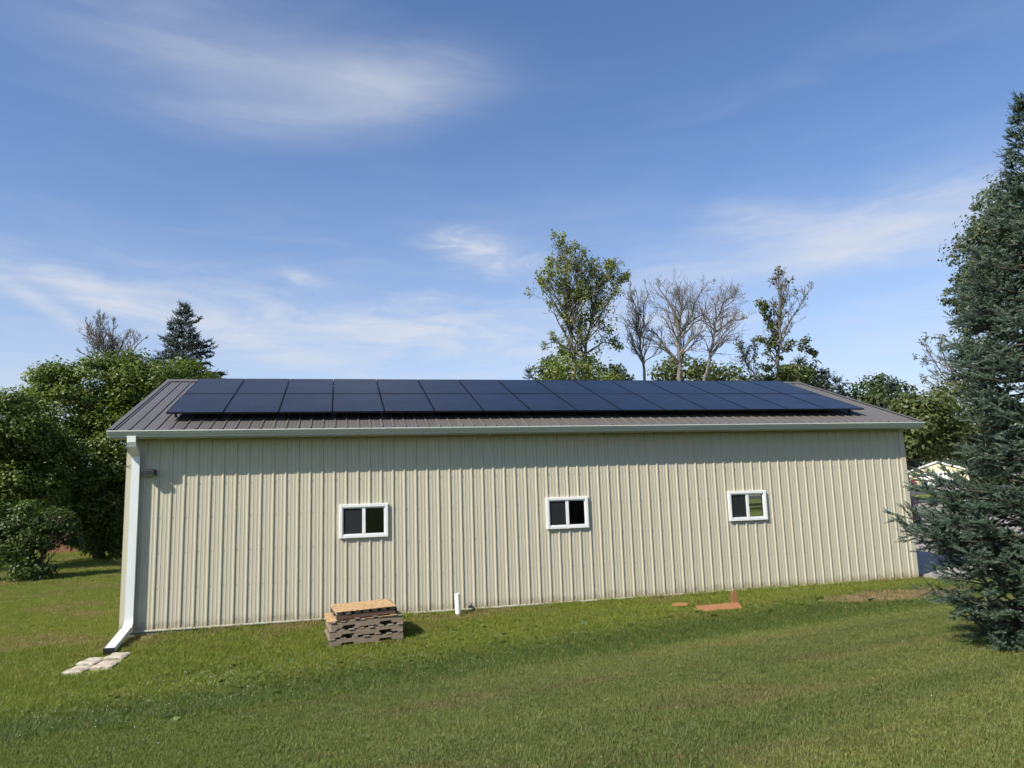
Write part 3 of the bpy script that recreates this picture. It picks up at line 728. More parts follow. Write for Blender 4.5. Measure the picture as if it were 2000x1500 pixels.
def build_pipe():
    x, y = 5.79, -.36; z = float(gz(x, y))
    m = MB(); n = 20; A = [2*math.pi*i/n for i in range(n)]; ro, ri = .053, .046; h0, h1 = -.15, .43
    rings = [(ro, h0), (ro, h1-.003), (ro-.003, h1), (ri, h1), (ri, h0+.2)]
    V = [(r*math.cos(a), r*math.sin(a), zz) for r, zz in rings for a in A]; F = [(k*n+i, k*n+(i+1) % n, (k+1)*n+(i+1) % n, (k+1)*n+i) for k in range(len(rings)-1) for i in range(n)]
    F.append(tuple(range(len(V)-n, len(V)))); m.add(V, F); o = m.build('vent_pipe', PVC, None, smooth=False); o.location = (x, y, z); o.rotation_euler = (math.radians(1.5), math.radians(-2.2), 0)
    tag(o, 'short white plastic pipe standing upright in the grass by the wall', 'pipe')
    x, y = 6.06, -.075; m = MB(); m.cyl((0, .08, .10), (0, -.07, .085), .030, n=12); m.cyl((0, -.05, .09), (0, -.085, .045), .036, .034, n=12)
    o = m.build('wall_outlet', pmat('grey_pipe', (.14, .14, .14), .6), None); o.location = (x, y, 0); tag(o, 'small grey outlet stub low on the wall beside the white pipe', 'outlet')
build_pipe()

def build_orange():
    def slab(name, label, pts, th, cat='sheet'):
        c = np.mean(pts, 0); m = MB(); n = len(pts)
        m.add([tuple(np.array(p)-c) for p in pts]+[tuple(np.array(p)-c-np.array((0, 0, th))) for p in pts], [tuple(range(n)), tuple(range(2*n-1, n-1, -1))]+[(i, (i+1) % n, n+(i+1) % n, n+i) for i in range(n)])
        o = m.build(name, ORANGE); o.location = c; tag(o, label, cat); return o
    def g(x, y, h): return (x, y, float(gz(x, y))+h)
    slab('orange_sheet', 'large faded orange sheet lying flat on the grass', [g(10.33, -1.33, .050), g(10.22, -1.62, .040), g(10.27, -1.80, .030), g(11.04, -1.84, .040), g(11.23, -1.38, .060), g(11.02, -1.34, .055), g(10.6, -1.36, .050)], .018)
    slab('orange_scrap', 'small faded orange scrap lying left of the large orange sheet', [g(9.98, -.98, .05), g(9.92, -1.15, .045), g(10.18, -1.25, .055), g(10.30, -1.12, .07), g(10.12, -.93, .06)], .012)
    c = np.array(g(11.15, -1.36, .045)); m = MB(); P = [(-.070, 0), (.072, 0), (.080, .16), (.040, .215), (.012, .275), (-.018, .225), (-.066, .17)]
    m.add([(x, -.010+z*.08, z) for x, z in P]+[(x, .006+z*.08, z) for x, z in P], [tuple(range(7)), tuple(range(13, 6, -1))]+[(i, (i+1) % 7, 7+(i+1) % 7, 7+i) for i in range(7)])
    o = m.build('orange_offcut', ORANGE); o.location = c; o.rotation_euler = (0, math.radians(3), math.radians(8)); tag(o, 'pointed orange offcut standing upright at the corner of the orange sheet', 'offcut')
build_orange()

def build_pavers():
    Ls = ['pale stone paver under the end of the downspout, far left one', 'brownish stone paver under the end of the downspout, far right one', 'pale stone paver of the front pair, on the left', 'pale stone paver of the front pair, on the right, partly overgrown']
    for i, (cx, cy) in enumerate([(-.31, -1.50), (.03, -1.36), (-.36, -1.98), (.00, -1.86)]):
        bm = bmesh.new(); bmesh.ops.create_grid(bm, x_segments=7, y_segments=7, size=.5)
        rr = random.Random(40+i)
        for v in bm.verts:
            e = max(abs(v.co.x), abs(v.co.y)); v.co.x *= .300; v.co.y *= .405
            v.co.x += rr.uniform(-.012, .012); v.co.y += rr.uniform(-.012, .012); v.co.z = (.052 if e < .45 else .034) + rr.uniform(-.004, .004)
        r = bmesh.ops.extrude_face_region(bm, geom=list(bm.faces)); [setattr(v.co, 'z', -.06) for v in [q for q in r['geom'] if isinstance(q, bmesh.types.BMVert)]]
        bmesh.ops.recalc_face_normals(bm, faces=bm.faces)
        me = bpy.data.meshes.new('paver'); bm.to_mesh(me); bm.free(); me.materials.append(PAVER)
        o = link('paver', me, None, (cx, cy, float(gz(cx, cy))), (R.uniform(-.03, .03), R.uniform(-.03, .03), math.radians(-8+R.uniform(-4, 4)))); tag(o, Ls[i], 'paver', 'pavers under the downspout')
    for i, (x, y, s, lab) in enumerate([(.04, -.13, .085, 'brown rounded stone at the foot of the downspout'), (.14, -.17, .06, 'small pale stone right of the brown stone by the downspout'), (.26, -.16, .05, 'smallest pale stone at the wall foot right of the downspout'), (-.02, -.27, .05, 'small pale stone under the downspout elbow')]):
        bm = bmesh.new(); bmesh.ops.create_icosphere(bm, subdivisions=2, radius=1); rr = random.Random(i)
        for v in bm.verts: v.co *= rr.uniform(.86, 1.1); v.co.x *= s; v.co.y *= s*.8; v.co.z *= s*.62
        me = bpy.data.meshes.new('stone'); bm.to_mesh(me); bm.free(); me.materials.append(PAVER if i else WOODB)
        tag(link('stone', me, None, (x, y, float(gz(x, y))+s*.25)), lab, 'stone')
build_pavers()

# ------------------------------------------------------------------ trees
def rng(seed): return np.random.default_rng(seed)
def tubes(segs, n=5):
    """segs: array (k, 8): p0 p1 r0 r1 -> quads"""
    s = np.asarray(segs, float); p0, p1, r0, r1 = s[:, :3], s[:, 3:6], s[:, 6], s[:, 7]
    d = p1-p0; d /= np.linalg.norm(d, axis=1, keepdims=True)+1e-9
    t = np.where(np.abs(d[:, :1]) < .8, np.array([[1., 0, 0]]), np.array([[0, 1., 0]]))
    u = np.cross(d, t); u /= np.linalg.norm(u, axis=1, keepdims=True); v = np.cross(d, u)
    a = np.arange(n)*2*math.pi/n
    ring = u[:, None, :]*np.cos(a)[None, :, None]+v[:, None, :]*np.sin(a)[None, :, None]
    A = p0[:, None, :]+ring*r0[:, None, None]; B = p1[:, None, :]+ring*r1[:, None, None]
    V = np.concatenate([A, B], 1); k = len(s); b = (np.arange(k)*2*n)[:, None]; i = np.arange(n)[None, :]; j = (i+1) % n
    F = np.stack([b+i, b+j, b+n+j, b+n+i], -1).reshape(-1, 4)
    return V.reshape(-1, 3), F
def leaves(P, N, size, rg, aspect=.62, fold=.18):
    """rhombic folded leaves: two triangles each. P centres, N facing, size lengths"""
    k = len(P); N = N/(np.linalg.norm(N, axis=1, keepdims=True)+1e-9)
    t = rg.normal(size=(k, 3)); t -= N*(t*N).sum(1, keepdims=True); t /= np.linalg.norm(t, axis=1, keepdims=True)+1e-9
    s = np.cross(N, t); L = np.asarray(size)[:, None]*.5; W = L*aspect; f = N*L*fold
    V = np.stack([P-t*L, P+s*W+f, P+t*L, P-s*W+f], 1).reshape(-1, 3)
    b = (np.arange(k)*4)[:, None]; F = np.concatenate([b+np.array([[0, 1, 2]]), b+np.array([[0, 2, 3]])], 1).reshape(-1, 3)
    return V, F
def ball(rg, n, lo=0.):
    d = rg.normal(size=(n, 3)); d /= np.linalg.norm(d, axis=1, keepdims=True)
    return d*(rg.uniform(lo**3, 1, size=(n, 1))**(1/3))
def crown_blobs(rg, blobs, clump_r, per_clump, leaf, shell=.62, zmin=None):
    """blobs: [(centre, radii, n clumps)] -> leaf points, normals; clumps sit mostly near each blob's surface"""
    Ps, Ns = [], []
    for c, rad, n in blobs:
        c = np.array(c); rad = np.array(rad)
        d = ball(rg, n, shell); cc = c+d*rad
        for q, dd in zip(cc, d):
            r = clump_r*rg.uniform(.55, 1.35); m = int(per_clump*rg.uniform(.6, 1.4))
            o = ball(rg, m, .25)*np.array([1.15, 1.15, .72])*r
            Ps.append(q+o); Ns.append(o/r*.8+dd*.35+np.array([0, 0, .55])+rg.normal(size=(m, 3))*.45)
    P = np.concatenate(Ps); N = np.concatenate(Ns)
    if zmin is not None: k = P[:, 2] > zmin; P, N = P[k], N[k]
    return P, N, rg.uniform(.7, 1.3, len(P))*leaf
def grow(rg, base, H, r0, levels=4, lean=(0, 0), fork=.35, n_child=(7, 6, 5, 4), angle=(38, 40, 42, 45), ratio=(.62, .55, .55, .5), up=.22, wig=.10, trunks=1, first=.25):
    """branch skeleton: returns segments and twig points (position, direction, level)"""
    segs, tips = [], []; stack = []
    for t in range(trunks):
        d = np.array([lean[0]+(rg.normal()*.10 if trunks > 1 else 0), lean[1]+(rg.normal()*.10 if trunks > 1 else 0), 1.]); stack.append((np.array(base, float)+np.array([rg.normal()*.15, rg.normal()*.15, -.1])*(trunks > 1), d/np.linalg.norm(d), H*(1 if t == 0 else rg.uniform(.8, .95)), r0*(1 if t == 0 else .85), 0))
    while stack:
        p, d, L, r, lev = stack.pop()
        k = max(3, int(7-lev)); pts = [p]; dirs = [d]
        for i in range(k):
            d = d+rg.normal(size=3)*wig*(1+.5*lev)*.6+np.array([0, 0, up*.22*(lev > 0)]); d /= np.linalg.norm(d)
            p = p+d*L/k; pts.append(p); dirs.append(d)
        rr = r*np.linspace(1, .34 if lev < levels-1 else .22, k+1)
        for i in range(k): segs.append((*pts[i], *pts[i+1], rr[i], rr[i+1]))
        tips.append((pts[-1], dirs[-1], lev))
        if lev >= 1:
            for q in range(k//2, k): tips.append((pts[q], dirs[q], lev))
        if lev+1 < levels:
            n = n_child[lev]
            for c in range(n):
                f = first+(1-first)*((c+rg.uniform(.1, .9))/n) if lev == 0 else .25+.75*(c+rg.uniform(.1, .9))/n
                x = f*k; i = min(int(x), k-1); q = pts[i]+(pts[i+1]-pts[i])*(x-i); dd = dirs[i]
                a = math.radians(angle[lev]*rg.uniform(.65, 1.3)); t = rg.normal(size=3); t -= dd*(t@dd); t /= np.linalg.norm(t)
                nd = dd*math.cos(a)+t*math.sin(a)+np.array([0, 0, up]); nd /= np.linalg.norm(nd)
                stack.append((q, nd, L*ratio[lev]*(1-.55*f if lev == 0 else 1-.45*f)*rg.uniform(.75, 1.2), max(rr[i]*.62, .006), lev+1))
    return np.array(segs), tips
def limbs_from(rg, mains, levels, n_child, angle, ratio, up, wig, rmin):
    """like grow, but the main limbs are given as polylines: [(points, radius at start, radius at end)]"""
    segs, tips, stack = [], [], []
    for pts, ra, rb in mains:
        P = [np.array(p, float) for p in pts]; Q = [P[0]]
        for a, b in zip(P[:-1], P[1:]):
            k = 3; j = np.linalg.norm(b-a)*.035
            for i in range(1, k+1): Q.append(a+(b-a)*i/k+(rg.normal(size=3)*j if i < k else 0))
        r = np.linspace(ra, rb, len(Q)); L = sum(np.linalg.norm(b-a) for a, b in zip(Q[:-1], Q[1:]))
        for i in range(len(Q)-1): segs.append((*Q[i], *Q[i+1], r[i], r[i+1]))
        tips.append((Q[-1], Q[-1]-Q[-2], 1)); n = max(3, int(n_child[0]*L)); f0 = .40 if Q[0][2] < 3 else .06
        for c in range(n):
            f = f0+(1-f0)*(c+rg.uniform(0, 1))/n; x = f*(len(Q)-1); i = min(int(x), len(Q)-2); p = Q[i]+(Q[i+1]-Q[i])*(x-i); d = Q[i+1]-Q[i]; d /= np.linalg.norm(d)
            stack.append((p, d, L*ratio[0]*(1.1-.93*f)*rg.uniform(.6, 1.2)/(1 if f0 < .2 else 2.4), max(r[i]*.5, rmin), 1))
    while stack:
        p, d0, L, r, lev = stack.pop(); L = min(L, 3.2)
        a = math.radians(angle[min(lev-1, len(angle)-1)]*rg.uniform(.6, 1.3)); t = rg.normal(size=3); t -= d0*(t@d0); t /= np.linalg.norm(t)
        d = d0*math.cos(a)+t*math.sin(a)+np.array([0, 0, up]); d /= np.linalg.norm(d); k = 5 if lev < 3 else 3; pts = [p]; ds = []
        for i in range(k): d = d+rg.normal(size=3)*wig+np.array([0, 0, up*.25]); d /= np.linalg.norm(d); p = p+d*L/k; pts.append(p); ds.append(d)
        rr = np.maximum(r*np.linspace(1, .35, k+1), rmin)
        for i in range(k): segs.append((*pts[i], *pts[i+1], rr[i], rr[i+1]))
        for q in range(k//2, k+1): tips.append((pts[q], d, lev+1))
        if lev+1 < levels:
            for c in range(n_child[lev]):
                x = k*(.2+.8*(c+rg.uniform(0, 1))/n_child[lev]); i = min(int(x), k-1)
                stack.append((pts[i]+(pts[i+1]-pts[i])*(x-i), ds[i], L*ratio[lev]*rg.uniform(.6, 1.15), max(rr[i]*.6, rmin), lev+1))
    return np.array(segs), tips
def make_tree(name, label, cat, base, segs, V, F, barkm, leafm, rg, nside=6, group=None, crown='crown', tint=None):
    base = np.array(base, float); t = empty(name, base); tag(t, label, cat, group)
    if segs is not None and len(segs):
        a, f = tubes(segs, nside); link('trunk', npmesh('trunk', a-base, f, barkm, smooth=True), t)
    if V is not None:
        tt = rg.uniform(0, 1, len(F)//2).repeat(2) if tint is None else tint
        link(crown, npmesh(crown, V-base, F, leafm, tt[:len(F)]), t)
    return t
def leafy(name, label, base_xy, blobs, leafm, seed, clump=.62, per=60, leaf=.17, H=None, cat='tree', r0=.16, group=None, shell=.62, barkm=None, tr=1, aspect=.62, limbs=.5):
    rg = rng(seed); x, y = base_xy; z = float(gz(x, y)); base = (x, y, z)
    top = max(b[0][2]+b[1][2] for b in blobs) if H is None else H+z
    segs, tips = grow(rg, base, (top-z)*.82, r0, 3, n_child=(11, 6), angle=(48, 45), ratio=(limbs, .5), up=.2, first=.15, trunks=tr)
    P, N, s = crown_blobs(rg, blobs, clump, per, leaf, shell, z+.05)
    V, F = leaves(P, N, s, rg, aspect)
    # tint varies clump to clump and leaf to leaf
    cell = np.floor(P/.9).astype(int); h = (np.abs(cell @ np.array([73856093, 19349663, 83492791])) % 997)/997.
    tt = np.clip(.55*h+.45*rg.uniform(0, 1, len(P)), 0, 1).repeat(2)
    return make_tree(name, label, cat, base, segs, V, F, barkm or BARK_D, leafm, rg, 6, group, tint=tt)

def B(px, py, depth, rx, ry, rz, n): return (at(px, py, depth), (rx, ry, rz), n)

# left side: box elders
leafy('boxelder_tree', 'broad bright green tree behind the barn corner, rising above the left roof edge', tuple(at(190, 1060, 37)[:2]), [
    B(130, 800, 36, 2.1, 1.9, 1.7, 80), B(200, 760, 37, 2.4, 2.2, 1.5, 95), B(285, 765, 38, 2.2, 2.0, 1.6, 90), B(345, 775, 39, 1.8, 1.8, 1.5, 70), B(370, 745, 40, 1.3, 1.3, 1.1, 35),
    B(150, 900, 35, 2.3, 2.0, 1.8, 95), B(235, 880, 36, 2.6, 2.2, 2.2, 110), B(120, 990, 35, 2.0, 1.8, 1.5, 60), B(215, 985, 36, 2.2, 1.8, 1.3, 75), B(310, 900, 38, 2.6, 2.2, 2.4, 60), B(255, 720, 38, .9, .9, .8, 20), B(100, 745, 36, 1.0, 1.0, .9, 22), B(222, 1045, 37, 1.7, 1.3, .9, 48)],
    LEAF_M, 11, .66, 105, .165, r0=.22, tr=2)
leafy('boxelder_tree', 'darker green tree at the left edge of the photo, lower than its neighbour', tuple(at(-20, 1070, 32)[:2]), [
    B(20, 830, 31, 1.7, 1.6, 1.4, 70), B(-60, 850, 31, 2.2, 2.0, 1.9, 60), B(60, 880, 32, 1.7, 1.5, 1.3, 60), B(20, 950, 31, 1.9, 1.6, 1.3, 75), B(-70, 980, 31, 2.2, 2., 1.6, 50), B(70, 985, 32, 1.4, 1.3, 1.0, 50)],
    LEAF_M, 12, .60, 95, .155, r0=.18)
leafy('leafy_shrub', 'rounded leafy shrub on the lawn left of the barn', tuple(at(55, 1140, 27)[:2]), [
    B(38, 1050, 27.0, 1.1, 1.1, .85, 58), B(70, 1010, 27.5, .85, .9, .6, 32), B(0, 1010, 27, 1.0, 1.0, .7, 36), B(62, 1112, 26.6, .66, .66, .60, 44), B(-30, 1070, 27, 1.0, 1.0, .8, 32), B(118, 1022, 27.8, .6, .55, .35, 18), B(140, 1055, 28.2, .35, .3, .3, 8)],
    LEAF_B, 13, .34, 60, .125, cat='shrub', r0=.06, tr=3, shell=.5)
leafy('dark_tree', 'dark shaded tree low behind the lawn, right next to the barn corner', tuple(at(235, 1075, 46)[:2]), [
    B(190, 1000, 46, 2.4, 2, 1.6, 60), B(260, 980, 46, 2.6, 2, 2.2, 70), B(210, 1055, 45, 2.0, 1.5, .8, 45), B(140, 1010, 47, 1.8, 1.5, 1.5, 36), B(250, 1060, 45, 1.6, 1.2, .7, 36)], LEAF_B, 14, .7, 60, .22, r0=.18)
leafy('low_undergrowth_bush', 'bright green bush beside the wooden fence under the trees', tuple(at(182, 1090, 43)[:2]), [B(182, 1072, 43, .7, .6, .5, 22), B(205, 1080, 43.5, .6, .5, .35, 14)], LEAF_M, 15, .3, 40, .14, cat='bush', r0=.03)
leafy('small_sapling', 'tiny leafy sprig on the lawn at the barn corner', tuple(at(236, 1128, 28)[:2]), [B(236, 1093, 28, .16, .16, .12, 6)], LEAF_M, 16, .12, 14, .08, cat='sapling', r0=.008)

# bare trees
def bare(name, label, px, py_base, depth, top, seed, r0=.16, trunks=1, lean=(0, 0), barkm=None, n_child=(9, 7, 6, 5), angle=(36, 38, 42, 45), ratio=(.55, .55, .55, .5), up=.30, first=.3, leaf=None, wig=.10, scale_r=1., leaf_levels=(2, 3), leaf_frac=1., leafn=16, leaf_r=.35, leaf_s=.2, zcut=None, group=None, levels=4, cat='tree', extra=None):
    rg = rng(seed); b = at(px, 900, depth); x, y = float(b[0]), float(b[1]); z = float(gz(x, y)); tp = at(px, top, depth); H = tp[2]-z
    segs, tips = grow(rg, (x, y, z), H*.80, r0, levels, lean, n_child=n_child, angle=angle, ratio=ratio, up=up, trunks=trunks, first=first, wig=wig)
    segs[:, 6:] = np.maximum(segs[:, 6:]*scale_r, .017)
    V = F = None
    if leaf is not None:
        pts = np.array([t[0] for t in tips if t[2] in leaf_levels]); k = rg.uniform(size=len(pts)) < (leaf_frac if not callable(leaf_frac) else leaf_frac(pts, z, H)); pts = pts[k]
        P = []; N = []
        for q in pts:
            m = rg.integers(int(leafn*.5), int(leafn*1.5)); o = ball(rg, m)*leaf_r*rg.uniform(.6, 1.3); P.append(q+o); N.append(o/leaf_r+np.array([0, 0, .5])+rg.normal(size=(m, 3))*.5)
        if extra is not None:
            P2, N2, s2 = crown_blobs(rg, extra, .5, 36, leaf_s, .55, z+.05); P.append(P2); N.append(N2)
        P = np.concatenate(P); N = np.concatenate(N); V, F = leaves(P, N, rg.uniform(.7, 1.3, len(P))*leaf_s, rg)
    return make_tree(name, label, cat, (x, y, z), segs, V, F, barkm or BARK_P, leaf or LEAF_P, rg, 5, group)
def limbed(name, label, depth, lines, seed, barkm, n_child=(1.5, 5, 4, 3), angle=(42, 44, 46), ratio=(.42, .55, .55, .5), up=.20, wig=.12, rmin=.012, levels=4, leaf=None, leaf_frac=0., leafn=9, leaf_r=.36, leaf_s=.3, leaf_levels=(2, 3, 4), extra=None):
    """tree whose main limbs follow lines [(start radius, [(px, py, depth shift), ...])]; the first one is the trunk"""
    rg = rng(seed); mains = []
    for i, (r, pts) in enumerate(lines):
        P = [at(q[0], q[1], depth+(q[2] if len(q) > 2 else 0)) for q in pts]
        if i == 0:
            x, y = float(P[0][0]), float(P[0][1]); z = float(gz(x, y)); P = [np.array((x, y, z-.1)), np.array((x, y, (z+P[0][2])/2))]+P
        mains.append((P, r, max(r*.16, .02) if i else max(r*.12, .02)))
    segs, tips = limbs_from(rg, mains, levels, n_child, angle, ratio, up, wig, rmin)
    V = F = None
    if leaf is not None:
        pts = np.array([t[0] for t in tips if t[2] in leaf_levels]); fr = leaf_frac(pts) if callable(leaf_frac) else leaf_frac
        pts = pts[rg.uniform(size=len(pts)) < fr]; Ps, Ns = [], []
        for q in pts:
            m = rg.integers(int(leafn*.5), int(leafn*1.5)); o = ball(rg, m)*leaf_r*rg.uniform(.6, 1.3); Ps.append(q+o); Ns.append(o/leaf_r+np.array([0, 0, .5])+rg.normal(size=(m, 3))*.5)
        if extra is not None: P2, N2, s2 = crown_blobs(rg, extra, .5, 36, leaf_s, .55, z+.05); Ps.append(P2); Ns.append(N2)
        P = np.concatenate(Ps); V, F = leaves(P, np.concatenate(Ns), rg.uniform(.7, 1.3, len(P))*leaf_s, rg)
    return make_tree(name, label, 'tree', (x, y, z), segs, V, F, barkm, leaf or LEAF_P, rg, 5)
limbed('bare_tree', 'leafless grey tree sticking up behind the bright green tree at left', 45, [(.20, [(216, 740), (215, 712), (208, 695), (195, 665), (193, 618)]), (.07, [(212, 708), (195, 684), (175, 655), (170, 630)]), (.06, [(205, 706), (172, 696), (147, 682)]), (.07, [(216, 712), (220, 672), (222, 620)]), (.07, [(220, 712), (238, 675), (250, 642)]), (.07, [(224, 708), (260, 686), (290, 655)])], 21, BARK_L, n_child=(2.4, 6, 5, 3), up=.24, rmin=.009, ratio=(.45, .55, .5, .5))
limbed('poplar_tree', 'tall sparse leafy tree above the middle of the roof', 52, [(.24, [(1120, 740), (1116, 656), (1110, 602), (1103, 548), (1094, 480)]), (.09, [(1115, 650), (1128, 605), (1136, 550), (1136, 500)]), (.08, [(1112, 620), (1085, 580), (1053, 552)]), (.07, [(1117, 685), (1085, 668), (1062, 672)]), (.06, [(1106, 580, -1), (1078, 545, -1.5), (1070, 515, -1.5)])], 22, BARK_G, n_child=(1.7, 4, 4, 2), ratio=(.58, .58, .52, .5), leaf=LEAF_P, leaf_frac=.15, leafn=8, leaf_s=.19, leaf_r=.36, extra=[B(1115, 722, 52, 2.0, 1.5, 1.3, 40), B(1075, 735, 52, .9, .9, .8, 12), B(1178, 738, 52, 1.2, 1.2, .6, 15)])
limbed('poplar_tree', 'shorter sparse leafy tree close beside the tall one above the roof', 53, [(.20, [(1144, 740), (1144, 674), (1156, 627), (1167, 577), (1192, 522)]), (.08, [(1152, 640), (1180, 602), (1205, 562), (1220, 545)]), (.07, [(1146, 690), (1178, 668), (1208, 676)]), (.06, [(1160, 610), (1150, 560), (1155, 520)])], 23, BARK_G, n_child=(1.7, 4, 4, 2), ratio=(.58, .58, .52, .5), leaf=LEAF_P, leaf_frac=.15, leafn=8, leaf_s=.19, leaf_r=.36)
limbed('bare_tree', 'slim leafless tree right of the tall leafy tree above the roof', 55, [(.16, [(1259, 740), (1253, 692), (1248, 656), (1243, 620), (1231, 562)]), (.07, [(1249, 662), (1258, 620), (1259, 556)]), (.05, [(1255, 700), (1232, 670), (1222, 640)]), (.05, [(1257, 712), (1280, 690), (1290, 670)]), (.05, [(1246, 640), (1246, 590), (1242, 565)])], 24, BARK_P, n_child=(1.8, 6, 5, 3), ratio=(.44, .52, .5, .5), up=.30, rmin=.009)
limbed('bare_tree', 'widest leafless tree with crooked forked limbs above the roof', 55, [(.26, [(1326, 740), (1326, 692), (1327, 641), (1331, 600), (1322, 572)]), (.13, [(1326, 645), (1315, 605), (1297, 577), (1280, 551)]), (.13, [(1331, 660), (1343, 627), (1361, 584), (1384, 548)]), (.11, [(1323, 708), (1300, 677), (1282, 652), (1262, 642)]), (.09, [(1328, 690, -1), (1352, 660, -1.5), (1380, 640, -2)])], 25, BARK_P, n_child=(1.7, 6, 5, 4), ratio=(.60, .58, .52, .5), up=.16, wig=.17, rmin=.009)
limbed('bare_tree', 'leafless tree leaning right between the widest bare tree and the half bare tree', 56, [(.18, [(1375, 740), (1387, 699), (1394, 656), (1401, 620), (1412, 591), (1430, 578)]), (.09, [(1397, 649), (1426, 627), (1459, 620)]), (.07, [(1390, 690), (1415, 668), (1440, 662)]), (.06, [(1400, 625), (1397, 595), (1402, 575)])], 26, BARK_P, n_child=(1.7, 6, 5, 4), ratio=(.56, .58, .52, .5), up=.16, wig=.16, rmin=.009)
limbed('half_bare_tree', 'tall thin tree with bare top and leafy lower trunk above the right roof end', 60, [(.22, [(1523, 740), (1523, 674), (1522, 620), (1523, 566), (1519, 530)]), (.08, [(1530, 652), (1552, 613), (1574, 577), (1590, 557)]), (.07, [(1521, 656), (1498, 620), (1484, 588)]), (.06, [(1524, 690), (1500, 672), (1480, 662)]), (.06, [(1524, 610), (1538, 575), (1545, 545)]), (.06, [(1525, 690), (1560, 672), (1590, 690)])], 27, BARK_G, n_child=(2.2, 5, 4, 3), ratio=(.34, .55, .5, .5), up=.26, leaf=LEAF_O, leaf_frac=lambda p: np.where(p[:, 2] < at(1520, 650, 60)[2], .08, np.where(p[:, 0] < at(1512, 640, 60)[0], .06, .004)), leafn=9, leaf_s=.26, extra=[B(1512, 722, 60, 1.3, 1.2, 1.4, 26), B(1560, 728, 60, 1.2, 1.1, 1.0, 16)])
limbed('thin_sapling', 'thin half dead sapling just left of the half bare tree', 58, [(.09, [(1477, 742), (1455, 706), (1444, 674)]), (.04, [(1462, 716), (1475, 690), (1470, 665)])], 28, BARK_P, n_child=(2.5, 5, 3), levels=3, leaf=LEAF_O, leaf_frac=.08, leafn=6, leaf_s=.2)
limbed('bare_tree', 'pale leafless tree peeking out left of the blue spruce', 62, [(.18, [(1893, 800), (1880, 770), (1860, 735), (1842, 690), (1835, 662)]), (.07, [(1870, 752), (1840, 730), (1815, 690), (1806, 665)]), (.06, [(1875, 768), (1835, 760), (1800, 735)]), (.06, [(1850, 715), (1825, 705), (1790, 700)])], 29, BARK_L, n_child=(2.0, 5, 4, 2), ratio=(.40, .55, .5, .5), up=.22, leaf=LEAF_O, leaf_frac=.02, leafn=6, leaf_s=.2)

